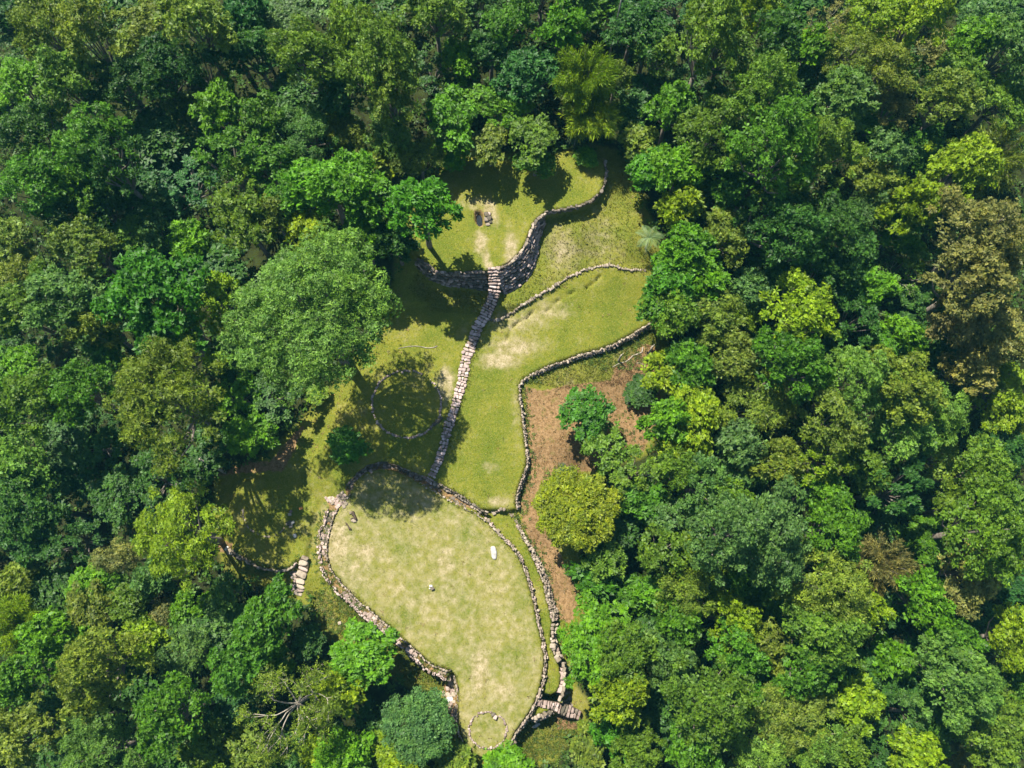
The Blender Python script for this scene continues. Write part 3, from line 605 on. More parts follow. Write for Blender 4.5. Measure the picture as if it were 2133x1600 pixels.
def edge_grass(name, label, lines, seed):
    r = np.random.default_rng(seed); X, Y = [], []
    for s in lines:
        P = polyline(s); D, T = dense(P, .05); n = int(T[-1]*16); i = r.integers(0, len(D), n)
        X.append(D[i, 0]+r.normal(0, .24, n)); Y.append(D[i, 1]+r.normal(0, .24, n))
    x, y = np.concatenate(X), np.concatenate(Y); z = G(x, y); cov = cover_at(x, y, z); cov[:, 1] *= .3; cov[:, 0] *= .7; k = 4
    x = np.repeat(x, k)+r.normal(0, .05, len(x)*k); y = np.repeat(y, k)+r.normal(0, .05, len(y)*k); z = np.repeat(z, k); cov = np.repeat(cov, k, 0)
    a = r.uniform(0, 6.28, len(x)); h = r.uniform(.08, .3, len(x)); le = r.uniform(.3, .9, len(x))*h; bx, by = np.cos(a), np.sin(a); ww = .035
    co = np.stack([np.stack([x-by*ww, y+bx*ww, z-.02], 1), np.stack([x+by*ww, y-bx*ww, z-.02], 1), np.stack([x+bx*le, y+by*le, z+h], 1)], 1).reshape(-1, 3)
    o = link(name, npmesh(name, co, tris=np.arange(len(co)).reshape(-1, 3), attr=np.repeat(cov, 3, 0), attrname='cover'), mat=M_GROUND); tag(o, label, 'grass', kind='stuff')
edge_grass('edge_grass', 'long grass growing between and against the wall stones', [OVAL_IN_RIGHT, OVAL_IN_TOP, OVAL_LEFT, PATH_OUT_TOP, PATH_OUT_LEFT, RWALL, OUTER_R, LOW_WALL, LEFT_WALL, "1003,664 986,690 965,736 958,794 949,826 928,887 915,940 893,992", "1012,672 1000,700 985,740 973,800 955,860 940,910 920,970"], 4)

# ------------------------------------------------------------------ tree prototypes
def leaves_from(pts, nrm, lobe_r, rng, K, ll, lw, th=(35, 85), droop=.15):
    n = len(pts); tuft = rng.random(n)
    up = np.where(np.abs(nrm[:, 2:3]) > .95, [[1., 0, 0]], [[0, 0, 1.]])
    u = np.cross(nrm, up); u /= np.linalg.norm(u, axis=1)[:, None]+1e-9; v = np.cross(nrm, u)
    b = np.repeat(pts, K, 0); N_ = np.repeat(nrm, K, 0); u = np.repeat(u, K, 0); v = np.repeat(v, K, 0)
    phi = np.tile(np.arange(K)/K*2*np.pi, n)+np.repeat(rng.uniform(0, 6.28, n), K)+rng.normal(0, .3, n*K)
    t = np.radians(rng.uniform(th[0], th[1], n*K))[:, None]
    d = N_*np.cos(t)+(u*np.cos(phi)[:, None]+v*np.sin(phi)[:, None])*np.sin(t); d[:, 2] -= droop
    d /= np.linalg.norm(d, axis=1)[:, None]
    s = np.cross(N_, d); s /= np.linalg.norm(s, axis=1)[:, None]+1e-9
    ups = np.cross(d, s)
    L_ = (ll*rng.uniform(.65, 1.25, n*K))[:, None]; W_ = (lw*rng.uniform(.7, 1.2, n*K))[:, None]
    b = b+d*L_*.12
    m = b+d*L_*.5+ups*L_*.10
    co = np.stack([b, m-s*W_*.5, b+d*L_, m+s*W_*.5], 1).reshape(-1, 3)
    var = np.stack([np.repeat(lobe_r, K), np.repeat(tuft, K), rng.random(n*K), np.ones(n*K)], 1)
    return co, np.repeat(var, 4, 0)
def build_leaves(name, co, var):
    q = np.arange(len(co)).reshape(-1, 4); me = npmesh(name, co, q, attr=var); me.materials.append(M_LEAF); return me
def lobes(rng, R, n, flat, hc, lr, spread=.72, ragged=1):
    """n leafy clumps of radius about lr metres over an uneven dome of radius R"""
    L_ = []; ph = rng.uniform(0, 6.28, 6); nb = max(3, int(R*1.3)); bough = rng.random(nb)
    for i in range(n):
        a = i*2.39996+rng.normal(0, .4); env = 1+(.25+.75*ragged)*(.16*math.sin(2*a+ph[0])+.11*math.sin(3*a+ph[1])+.07*math.sin(5*a+ph[2]))
        r = R*spread*math.sqrt((i+.5)/n)*rng.uniform(.86, 1.12); x, y = r*env*math.cos(a), r*env*math.sin(a)
        und = math.sin(x*2.2/R*2.2+ph[3])*math.sin(y*2.2/R*2.2+ph[4])+.6*math.sin(x*9/R+ph[5])*math.sin(y*9/R+ph[3])     # boughs stand out, hollows between
        z = hc+flat*R*((1-(r/R)**2)-.35)+ragged*und*.17*R+rng.normal(0, .16*lr+.04*R)
        rr = lr*rng.uniform(.6, 1.3); L_.append((x, y, z, rr, rr*rng.uniform(.75, 1.0), bough[int((math.atan2(y, x)+3.2)/6.4*nb) % nb]*.6+rng.random()*.4))
    for i in range(max(5, n//5) if ragged >= 1 else 0):  # low outlying sprays break the outline
        a = rng.uniform(0, 6.28); r = R*rng.uniform(.86, 1.1); rr = lr*rng.uniform(.5, .85)
        L_.append((r*math.cos(a), r*math.sin(a), hc-flat*R*rng.uniform(.1, .6), rr, rr*.6, rng.random()))
    return np.array(L_)
def poisson(rng, d, dist, cap):
    keep = []
    for q in d:
        if not keep or np.min(np.sum((np.array(keep)-q)**2, 1)) > dist*dist: keep.append(q)
        if len(keep) >= cap: break
    return np.array(keep)
def crown_points(rng, LB, spacing, inner=.35, low=-.35):
    P, N_, LR = [], [], []
    for i, (x, y, z, r, h, lr) in enumerate(LB):
        n = max(10, int(4*math.pi*r*r*.9/spacing**2))
        d = rng.normal(0, 1, (n*3, 3)); d /= np.linalg.norm(d, axis=1)[:, None]; d = d[d[:, 2] > low]
        d = poisson(rng, d, spacing*.88/r, n)
        k = 1+.12*np.sin(d[:, 0]*7+i)*np.cos(d[:, 1]*6+2*i)+rng.normal(0, .10, len(d))
        k = np.where(rng.random(len(d)) < .07, k*rng.uniform(1.1, 1.3, len(d)), k)
        p = np.stack([x+d[:, 0]*r*k, y+d[:, 1]*r*k, z+d[:, 2]*h*k], 1)
        keep = np.ones(len(p), bool)
        for j, (x2, y2, z2, r2, h2, _) in enumerate(LB):
            if j != i: keep &= (((p[:, 0]-x2)/r2)**2+((p[:, 1]-y2)/r2)**2+((p[:, 2]-z2)/h2)**2) > .6
        nn = d/np.array([r, r, h]); nn /= np.linalg.norm(nn, axis=1)[:, None]; nn = nn*.95+np.array([0, 0, .22])+rng.normal(0, .2, nn.shape); nn /= np.linalg.norm(nn, axis=1)[:, None]
        P.append(p[keep]); N_.append(nn[keep]); LR.append(np.full(keep.sum(), lr))
    return np.concatenate(P), np.concatenate(N_), np.concatenate(LR)
def fill_points(rng, LB, spacing, core=None):
    P = []
    for (x, y, z, r, h, lr) in LB:
        n = max(6, int(2*math.pi*r*r*.5/spacing**2)); d = rng.normal(0, 1, (n, 3)); d /= np.linalg.norm(d, axis=1)[:, None]; d[:, 2] = np.abs(d[:, 2])-.25
        P.append(np.stack([x+d[:, 0]*r*.66, y+d[:, 1]*r*.66, z+d[:, 2]*h*.55], 1))
    if core:                                       # leaves deeper inside the crown
        R_, hc_, fl_ = core; n = int(math.pi*R_*R_*(5.0 if R_ > 8 else 2.4)); a = rng.uniform(0, 6.28, n); q = np.sqrt(rng.random(n))*.84; P.append(np.stack([q*R_*np.cos(a), q*R_*np.sin(a), hc_+fl_*R_*((1-q**2)-.35)-rng.uniform(.6, 1.6, n)], 1))
    P = np.concatenate(P); nn = rng.normal(0, .3, P.shape)+[0, 0, 1]; nn /= np.linalg.norm(nn, axis=1)[:, None]; return P, nn
def trunk_mesh(rng, LB, hc, R, pale=False, r0=None):
    r0 = r0 or R*.06+.05; fork = hc*rng.uniform(.45, .6)
    bend = rng.normal(0, .25, 2); P = [(np.array([[0, 0, -2.5], [0, 0, 0], [bend[0]*.5, bend[1]*.5, fork*.5], [bend[0], bend[1], fork]]), [r0*1.7, r0*1.4, r0*1.1, r0])]
    f = np.array([bend[0], bend[1], fork])
    for (x, y, z, r, h, _) in LB[:: max(1, len(LB)//12)]:
        e = np.array([x, y, z-h*.2]); m = f*.45+e*.55+np.array([0, 0, -.1*hc*rng.random()])
        P.append((np.array([f-[0, 0, .1], f*.75+m*.25+[0, 0, .1], m, e]), [r0*.55, r0*.45, r0*.3, r0*.1]))
    V, Q, T = tubes(P, 6); me = npmesh('trunk', V, Q, T, smooth=True); me.materials.append(M_PALE if pale else M_BARK); return me
PROTO = {}
def add_proto(key, R, hc, crown, trunk): PROTO.setdefault(key, []).append(dict(R=R, hc=hc, crown=crown, trunk=trunk))
def make_kind(kind, R, hc, seed):
    rng = np.random.default_rng(seed)
    FS = (.55, .5, .3); ls_ = rng.uniform(.78, 1.08)
    if kind == 'L':      # broad cauliflower crown of many separate lobes
        n = int(9+R*R*1.75); LB = lobes(rng, R, n, .7, hc, .74, .88)
        p, nn, lr = crown_points(rng, LB, .52*ls_); co, var = leaves_from(p, nn, lr, rng, 13, .28*ls_, .135*ls_, (40, 100))
    elif kind == 'D':    # dense rounded crown of large glossy rosettes
        n = int(8+R*R*1.75); LB = lobes(rng, R, n, .75, hc, .72, .86)
        p, nn, lr = crown_points(rng, LB, .62*ls_); co, var = leaves_from(p, nn, lr, rng, 13, .34*ls_, .175*ls_, (40, 100)); FS = (.6, .6, .36)
    elif kind == 'F':    # fine, feathery foliage
        n = int(9+R*R*1.8); LB = lobes(rng, R, n, .55, hc, .70, .88)
        p, nn, lr = crown_points(rng, LB, .36, .5); co, var = leaves_from(p, nn, lr, rng, 9, .30*ls_, .085*ls_, (35, 98)); FS = (.5, .42, .2)
    elif kind == 'G':    # giant with many separate boughs of fine leaves
        LB = lobes(rng, R, 165, .5, hc, .86, .9, .6)
        p, nn, lr = crown_points(rng, LB, .40); co, var = leaves_from(p, nn, lr, rng, 9, .30, .10, (30, 98)); FS = (.6, .42, .2)
    elif kind == 'S':    # open crown, small separated clumps on visible limbs
        n = int(14+R*3.5); LB = lobes(rng, R, n, .7, hc, .5, .95)
        p, nn, lr = crown_points(rng, LB, .56*ls_); co, var = leaves_from(p, nn, lr, rng, 11, .32*ls_, .14*ls_, (15, 98)); FS = (.9, .45, .25)
    elif kind == 'B':    # arching bamboo-like plumes
        C, V_, tr = [], [], []
        nc = int(26+R*6); LB = np.array([[0, 0, hc*.6, .5, .5, .5]])
        for i in range(nc):
            a = rng.uniform(0, 6.28); reach = R*math.sqrt(rng.uniform(.12, 1.0)); top = hc*rng.uniform(.8, 1.2); lr = rng.random()
            t = np.linspace(0, 1, 9); rr = reach*t**2.0; zz = top*(1.28*t-.42*t**3.2)
            pts = np.stack([rr*np.cos(a), rr*np.sin(a), zz], 1); tr.append((pts, np.linspace(.05, .012, 9)))
            m = int(34+14*R); tt = rng.uniform(.42, 1.0, m)
            base = np.stack([np.interp(tt, t, pts[:, k]) for k in range(3)], 1)+rng.normal(0, .22, (m, 3))
            out_ = np.array([math.cos(a), math.sin(a), .35-.0]); nn = out_+rng.normal(0, .45, (m, 3)); nn /= np.linalg.norm(nn, axis=1)[:, None]
            c_, v_ = leaves_from(base, nn, np.full(m, lr), rng, 5, .62, .085, (10, 65), .25); C.append(c_); V_.append(v_)
        co, var = np.concatenate(C), np.concatenate(V_)
        V, Q, T = tubes(tr, 5); tm = npmesh('trunk', V, Q, T); tm.materials.append(M_BARK)
        add_proto('B', R, hc, build_leaves('crown', co, var), tm); return
    elif kind == 'M':    # one low dense dome of fine leaves
        LB = lobes(rng, R, int(R*R*4.4), .62, hc, .70, .86, 0)
        p, nn, lr = crown_points(rng, LB, .32, .3); co, var = leaves_from(p, nn, lr, rng, 9, .22, .105, (30, 95)); var[:, 0] *= .6
    pf_, nf_ = fill_points(rng, LB, FS[0], (R, hc, dict(L=.7, D=.75, F=.55, G=.5, M=.62)[kind]) if kind != 'S' else None); c2, v2 = leaves_from(pf_, nf_, np.full(len(pf_), .2), rng, 5, FS[1], FS[2], (45, 95)); co, var = np.concatenate([co, c2]), np.concatenate([var, v2])
    add_proto(kind, R, hc, build_leaves('crown', co, var), trunk_mesh(rng, LB, hc, R))
SEED = 40
for kind, specs in dict(L=[(2.2, 8), (2.2, 8), (3.0, 10), (3.0, 10), (3.0, 10), (4.1, 13), (4.1, 13), (4.1, 12), (5.4, 15)], D=[(1.6, 5), (1.6, 5), (2.4, 7), (2.4, 7), (3.0, 9), (3.0, 9), (4.2, 11), (5.0, 13)],
                        F=[(1.8, 6), (2.6, 8), (2.6, 8), (3.6, 10), (4.8, 12)], G=[(9.0, 18.5)], S=[(1.8, 7), (2.3, 8), (3.0, 10)], B=[(2.6, 8), (3.6, 10)], M=[(4.8, 8.5), (3.8, 8)]).items():
    for R, hc in specs: make_kind(kind, R, hc, SEED); SEED += 1
# bare crown with pale limbs and thin tan leaves
def bare_proto(key, R, hc, seed, leaf=True, nb=9):
    rng = np.random.default_rng(seed); P = []; tips = []
    def grow(p, d, L_, r, lev):
        k = 4; pts = [p]; q = p.copy(); dd = d.copy()
        for _ in range(k):
            dd = dd+rng.normal(0, .16, 3); dd /= np.linalg.norm(dd); q = q+dd*L_/k; pts.append(q.copy())
        P.append((np.array(pts), np.linspace(r, r*.55, k+1)))
        if lev == 0: tips.append(q); return
        for _ in range(3 if lev > 1 else 4):
            nd = dd+rng.normal(0, .55, 3); nd[2] = nd[2]*.6+.15; nd /= np.linalg.norm(nd); grow(q, nd, L_*.62, r*.52, lev-1)
        tips.append(q)
    P.append((np.array([[0, 0, -2.], [0, 0, hc*.3], [.2, .1, hc*.62]]), [R*.06, R*.05, R*.045]))
    for i in range(nb):
        a = i/nb*6.28+rng.normal(0, .2); d = np.array([math.cos(a), math.sin(a), rng.uniform(.25, .9)]); d /= np.linalg.norm(d)
        grow(np.array([.2, .1, hc*.62]), d, R*.60, R*.019, 2)
    V, Q, T = tubes(P, 5); tm = npmesh('trunk', V, Q, T, smooth=True); tm.materials.append(M_PALE)
    tips = np.array(tips); n = len(tips)*(9 if leaf else 2); p = tips[rng.integers(0, len(tips), n)]+rng.normal(0, R*.07, (n, 3))
    nn = rng.normal(0, .5, (n, 3))+[0, 0, 1]; nn /= np.linalg.norm(nn, axis=1)[:, None]
    co, var = leaves_from(p, nn, rng.random(n), rng, 5, .26, .09, (30, 95)); add_proto(key, R, hc, build_leaves('crown', co, var), tm)
bare_proto('X', 4.8, 8.5, 301, True, 11); bare_proto('X', 2.3, 7, 302, False, 6)
# palm: trunk and separate fronds
def frond_mesh(seed, L_=1.75):
    rng = np.random.default_rng(seed); co, q = [], []
    t = np.linspace(0, 1, 15); x = L_*t; z = .55*L_*t-.85*L_*t**2.2
    for i in range(14):
        wv = .055*(1-t[i])+.012; w2 = .055*(1-t[i+1])+.012; k = len(co)
        co += [(x[i], -wv, z[i]), (x[i], wv, z[i]), (x[i+1], w2, z[i+1]), (x[i+1], -w2, z[i+1])]; q.append((k, k+1, k+2, k+3))
        ll = .62*L_*.36*math.sin(math.pi*min(1, .12+t[i]*.95))+.12
        for s in (-1, 1):
            k = len(co); fx = x[i]+ll*.55; lw = .04
            co += [(x[i], s*.02, z[i]), (x[i]+ll*.35-lw, s*ll*.55, z[i]+.02), (fx, s*ll, z[i]-ll*.3), (x[i]+ll*.35+lw, s*ll*.48, z[i]+.02)]; q.append((k, k+1, k+2, k+3))
    me = npmesh('frond', np.array(co), np.array(q), attr=np.tile([.2, .5, .5, 1], (len(co), 1))); me.materials.append(M_LEAF); return me
FRONDS = [frond_mesh(k) for k in range(3)]
PALM_TR = npmesh('trunk', *tubes([(np.array([[0, 0, -1.], [0, 0, 0], [.08, .05, 2.], [.1, .1, 4.]]), [.16, .13, .11, .09])], 7), smooth=True); PALM_TR.materials.append(M_BARK)

# ------------------------------------------------------------------ colours (leaf reflectance) and words
LC = dict(DG=((.036, .092, .012), 'dark green'), MG=((.060, .144, .008), 'mid green'), BG=((.077, .180, .006), 'bright green'), YG=((.142, .208, .006), 'yellow-green'),
          OL=((.116, .158, .016), 'olive'), OG=((.085, .148, .011), 'olive green'), GG=((.066, .132, .026), 'grey-green'), PG=((.098, .178, .022), 'pale green'),
          TN=((.165, .160, .042), 'tan'), MU=((.152, .172, .008), 'mustard yellow'), DP=((.046, .142, .006), 'deep green'), TE=((.034, .100, .018), 'teal green'))
WORDS = dict(L='lobed', D='dense round', F='feathery', G='boughed', S='open', B='plumed', M='domed', X='bare-branched')

# name: x, y, r (crown centre and radius in the photograph), colour, kind, [height factor], ['label']
TREES = """85 45 62 OL L|175 62 66 OL L|45 180 62 BG L|130 160 54 PG L|20 35 34 DG L|318 45 52 OL L|402 42 62 OL L|275 78 30 OL L|470 62 52 DG L|532 102 46 DG D|512 28 42 TE D
640 112 66 OG L 1.2|735 58 50 OG L 1.2|790 120 84 OG L 1.25|905 20 54 OG L|810 195 56 OL L 1.1|715 180 42 DG L|330 140 60 DG L|250 172 60 DG L|420 132 42 DG S|380 225 35 OG D|455 225 52 BG D|545 250 48 MG L
640 275 56 GG F|712 266 32 YG D|114 245 24 YG S|60 272 60 DG L|190 292 70 MG L|75 372 66 MG L|232 332 60 DG S|160 392 42 BG L|230 382 34 MG D|470 320 56 MG S|550 330 48 MG L|502 382 50 OG S
682 382 72 BG D|600 400 40 MG L|650 482 46 YG D|500 450 58 OG L|562 442 46 OL L|270 482 32 PG S|322 485 32 GG S|395 505 40 BG D|170 512 56 OL L|20 490 32 OL L|45 525 22 OL F|130 440 50 DG L|205 420 50 DG L
1060 40 46 MG L|1020 92 38 DG L|1170 55 42 BG D|957 124 36 BG D|1100 150 62 TE D .75|1040 210 50 BG L .65|940 245 54 BG L .75|1222 138 60 YG B 1.0|1232 228 58 YG B .65|1020 298 38 OL L .6|1110 284 50 OG L .6|1115 336 32 MG L .5|945 308 36 BG D .6
870 325 46 OL F .8|788 334 36 YG D|815 280 46 PG F|722 280 40 OL F|875 430 72 DP D|745 390 70 BG D|752 492 52 BG D|822 500 40 DG D|1320 40 52 DG L|1352 72 46 DG S|1370 102 46 OG L|1286 155 28 OL S|1336 290 40 OL D .7|1402 220 42 BG L|1354 350 44 DP D .7|1416 346 50 BG D
1480 60 72 OG L|1575 12 46 YG D|1512 88 56 OG L|1622 70 44 DG L|1695 95 40 BG D|1830 32 62 YG L|1782 102 60 OL F|1925 22 62 YG L|1862 80 30 TN F|1850 132 50 OL F|1960 96 36 TN F|2060 36 42 GG D|2040 76 42 BG L|2112 92 52 GG L|2000 152 38 OG L
1980 202 60 OL L|2092 202 56 OG L|1590 190 78 OG L 1.2|1490 270 76 OG L 1.1|1620 290 96 MG L 1.2|1705 300 76 OG L 1.15|1760 200 56 GG D|1860 220 34 TN F|1850 320 42 GG S|2008 342 70 YG L|2090 312 66 OL B 1.1|1830 376 46 OL L|1826 420 42 GG F|1910 420 56 YG D|1880 470 42 BG D
2050 482 90 TN L|1430 350 40 BG D|1446 402 28 YG D|1636 390 52 OG L|1526 372 52 MG L|1510 490 46 OL L|1505 432 42 GG S|1422 432 36 YG D|1432 515 52 BG D|1652 480 70 DG L|1730 460 60 DG L|1592 460 50 DG S|1782 512 42 DG L|1905 528 28 PG S|1700 560 50 DG S|1620 540 45 DG D
40 555 32 OL F|82 566 24 OG S|135 622 76 GG L|195 672 50 OL L|320 622 102 DP D 1.1|25 642 42 OG L|220 732 46 MG D|452 622 44 YG S|645 645 184 PG G|35 772 52 BG L|402 722 62 YG S|60 842 70 OG L|165 812 62 MG L|340 832 112 OL F|40 962 52 PG L|60 1052 70 DG L|520 902 50 BG D .75|330 1002 60 DG S .7|490 822 42 BG S .75|660 822 20 YG S .35|720 925 32 DP D .35|200 930 40 DG S .6|420 970 40 DG D .6
375 1112 96 YG F|243 1160 35 TN F|50 1110 60 DG L|150 1132 50 DG S|320 1202 36 GG D|30 1216 36 OL L|195 1226 46 BG D .7|25 1302 56 YG B|105 1322 54 BG D|182 1282 56 OL L|200 1392 86 OL L 1.1|270 1256 36 OG L|300 1332 46 YG D|385 1266 38 BG D|380 1366 52 GG F|340 1282 24 TN F|548 1298 72 MG D .85|468 1232 32 GG S|490 1396 52 MG L|560 1376 38 BG D .7|600 1472 92 OL X 1.4
752 1366 70 BG D .6|700 1442 42 YG D|45 1412 56 MG D|45 1532 66 OL L|355 1492 72 MG L|430 1562 52 OG D|520 1572 42 OL L|210 1572 76 PG F|145 1532 30 GG S|190 1502 34 GG L|872 1512 80 GG M .75|720 1572 52 BG D|672 1582 42 YG D|830 1588 46 YG D .7|790 1562 36 OG D .7|950 1592 36 OL D .5|1056 1596 44 BG D .5|640 1335 30 DG S .6|280 1440 40 DG D .7
1203 1060 90 MU M .7|1238 1206 36 DP D .6|1260 1166 40 OG S .7|1244 1340 84 BG D .7|1302 1362 60 OG L|1322 1236 37 MG D .7|1370 1236 32 BG D|1465 1160 48 YG F|1386 1150 46 OG S|1350 1155 14 YG D .7|1530 1112 86 GG L|1430 1232 52 OL F|1526 1226 36 BG F|1410 1296 42 MG L|1356 1302 32 DG D .6|1530 1292 52 YG L|1542 1352 60 MG L|1400 1382 52 GG L
1482 1472 86 OG L 1.1|1292 1442 66 YG D|1290 1530 46 DP D|1222 1562 40 OL D .5|1322 1562 56 OG L|1450 1562 56 MG L|1578 1578 72 PG F|1612 1112 86 GG L|1740 1102 66 MG L|1722 1222 92 OL F|1855 1172 56 TN B|1800 1276 46 YG L|1722 1322 76 OG L|1602 1346 42 OL L|1690 1386 56 MG L|1620 1442 60 DP D|1652 1492 80 OL F|1702 1552 52 PG F|1780 1462 52 YG D|1766 1562 34 OG L|2020 1192 70 TN L|2062 1102 86 OG L|1930 1252 52 BG D|2118 1332 52 YG L|1990 1342 48 MG L|1865 1372 34 BG D|2005 1422 86 PG L|1900 1492 38 GG S|2072 1512 76 OG L|1910 1572 48 YG D|2010 1592 26 TN F|2120 1430 40 MG L
1440 562 60 BG D|1566 602 40 GG D|1490 656 50 OL L|1556 646 26 YG F|1412 652 42 OG L|1672 642 72 YG L|1806 596 50 BG D|1890 568 42 PG X .9|2040 572 82 TN L|2002 662 60 TN L|2082 692 66 TN L|2030 762 52 TN L|1950 622 28 GG D .7|1882 702 38 BG D|1840 732 30 MG L|1532 746 52 OL L|1650 756 72 MG L|1790 792 76 PG L|1882 802 72 OL L|1442 762 48 MG D|1450 862 66 YG D|1582 842 72 OL F|1740 882 66 OL L|1882 902 60 PG L|1725 952 52 YG S|1806 972 42 OG L|1715 1022 48 MG D|1970 862 48 PG F|2092 822 62 YG L|2112 892 42 OL F|2052 972 52 OG L|1955 957 42 OL S|2090 930 40 DG L
1626 962 48 OL L|1540 987 40 GG L|1460 1012 52 GG S|1526 1052 48 OG L|1460 1056 30 BG D .7|1416 932 42 YG D|1540 926 42 GG L|1872 1012 60 DG S|2012 1052 52 OG L|2092 1062 52 PG L|1224 856 50 DP D .5|1330 815 27 DG D .25|1262 936 48 OG S .6|1322 982 50 OG S .7|1392 872 50 BG D|1382 772 44 YG D .7|1376 642 42 MG L .7|1406 592 50 DP D|1402 548 32 BG D .7|1342 1042 42 MG D .7|1420 982 42 OG L|1292 1102 42 DG D .4|1396 1082 40 GG S .7|1780 660 50 DG S|1750 570 45 DG L|1640 580 40 DG L|1300 1240 30 DG S .4|1223 325 19 BG D .3|1375 668 24 TN X .7|1740 14 42 TN X 1.1"""
PALMS = [(1352, 497, 26, .75), (1335, 180, 26, .9), (1198, 288, 20, .6), (1372, 1084, 27, .7), (1172, 985, 20, .5)]

def hue(c, rng):
    k = rng.uniform(.88, 1.14); return (c[0]*k*rng.uniform(.92, 1.08), c[1]*k, c[2]*k*rng.uniform(.85, 1.2), 1)
def place(px, py, rpx, hc_of):
    """ground point, crown depth for a crown whose centre shows at (px, py)"""
    z = 0.0
    for _ in range(8):
        x, y = U(px, py, z); gz = G1(x, y); R = rpx*depth(x, y, z)/FPX; z = .4*z+.6*(gz+hc_of(R))
    x, y = U(px, py, z); return float(x), float(y), G1(x, y), rpx*depth(x, y, z)/FPX
SPEC = []
for e in TREES.replace('\n', '|').split('|'):
    a = e.split(); SPEC.append([float(a[0]), float(a[1]), float(a[2]), a[3], a[4], float(a[5]) if len(a) > 5 else 1.0])

# labels ------------------------------------------------------------------------------------------
OWN = {(645, 645): 'huge pale feathery tree spreading beside the upper left of the clearing', (1203, 1060): 'mustard yellow domed tree standing alone beside the bare dirt slope', (600, 1472): 'bare tree with pale forked branches and thin tan leaves near the bottom',
       (872, 1512): 'round grey-green tree touching the bottom left corner of the lawn', (320, 622): 'deep green dense tree just left of the huge pale tree', (375, 1112): 'yellow-green spreading tree beside the lower left terrace', (548, 1298): 'large glossy green tree below the flagstone steps',
       (752, 1366): 'bright green tree on the bank below the diagonal paved path', (1244, 1340): 'big bright green tree overhanging the right grass strip near the bottom steps', (1224, 856): 'deep green rounded bush-like tree standing in the bare dirt', (1223, 325): 'small bright green bush on the upper terrace grass',
       (1330, 815): 'small dark green shrub alone on the right dirt patch', (875, 430): 'deep green glossy tree shading the left of the upper terrace', (340, 832): 'broad olive feathery tree below the deep green tree', (2050, 482): 'topmost tan canopy tree on the right picture edge',
       (1222, 138): 'upper of two yellow-green plumed trees above the upper terrace', (1232, 236): 'lower of two yellow-green plumed trees above the upper terrace', (1100, 150): 'dark teal tree with a visible trunk beside the yellow-green plumes', (720, 925): 'dark green shrub in shade below the large house ring', (660, 822): 'tiny yellow-green sapling under the lower edge of the huge pale tree',
       (85, 45): 'large tan-olive canopy tree in the top left corner', (2062, 1102): 'broad olive green canopy tree low on the right picture edge', (790, 120): 'large olive green cauliflower-like tree near the top centre left', (1620, 290): 'largest green lobed canopy in the upper right forest', (2090, 312): 'tan plumed tree on the right picture edge above the tan canopy', (2008, 342): 'yellow-green tree directly beside the tan plumed tree',
       (1465, 1160): 'vivid yellow-green feathery tree right of the mustard tree', (1890, 568): 'nearly leafless tree with a long pale limb in the right forest', (1740, 14): 'bare leafless tree at the top picture edge right of centre', (1375, 668): 'pale dead shrub at the right end of the bent wall', (243, 1160): 'small pale tan feathery tree left of the yellow-green spreading tree',
       (1530, 1112): 'broad grey-green lobed tree right of the vivid yellow-green tree', (1725, 952): 'bright yellow open-crowned tree in the middle of the right forest', (1482, 1472): 'large olive green tree in the forest right of the bottom steps', (2005, 1422): 'broad pale green lobed tree low in the right forest', (200, 1392): 'large olive lobed tree in the lower left forest', (210, 1572): 'pale feathery tree on the bottom edge left of the bare tree',
       (1578, 1578): 'pale feathery tree on the bottom edge in the right forest', (135, 622): 'grey-green lobed tree left of the deep green tree', (1722, 1222): 'broad olive feathery tree below the centre of the right forest'}
LAND = [((645, 645), 'the huge pale tree'), ((1203, 1060), 'the mustard yellow tree'), ((600, 1472), 'the bare pale-branched tree'), ((872, 1512), 'the round grey-green tree'), ((320, 622), 'the deep green tree'), ((375, 1112), 'the yellow-green spreading tree'), ((1244, 1340), 'the big tree overhanging the grass strip'),
        ((875, 430), 'the glossy tree shading the upper terrace'), ((340, 832), 'the broad olive feathery tree'), ((2050, 560), 'the tan canopy'), ((1228, 190), 'the yellow-green plumes'), ((85, 45), 'the top left corner canopy'), ((790, 120), 'the cauliflower-like tree'), ((1620, 290), 'the largest upper right canopy'), ((2090, 312), 'the tan plumed tree'),
        ((1465, 1160), 'the vivid yellow-green tree'), ((1890, 568), 'the nearly leafless tree'), ((1725, 952), 'the bright yellow open tree'), ((1482, 1472), 'the large olive tree near the bottom steps'), ((2005, 1422), 'the broad pale lobed tree'), ((200, 1392), 'the large olive lower left tree'), ((135, 622), 'the grey-green lobed tree'), ((548, 1298), 'the tree below the flagstone steps'),
        ((1000, 450), 'the upper terrace'), ((1330, 820), 'the dirt patch'), ((1722, 1222), 'the broad feathery right-forest tree'), ((1740, 14), 'the leafless tree at the top edge'), ((210, 1572), 'the pale bottom-edge tree'), ((2062, 1102), 'the broad right-edge canopy'), ((1578, 1578), 'the pale bottom tree of the right forest'), ((752, 1366), 'the tree below the diagonal path')]
USED = set(OWN.values())
def dirword(dx, dy):
    a = math.degrees(math.atan2(-dy, dx)) % 360
    return ['right of', 'up and right of', 'above', 'up and left of', 'left of', 'down and left of', 'below', 'down and right of'][int(((a+22.5) % 360)//45)]
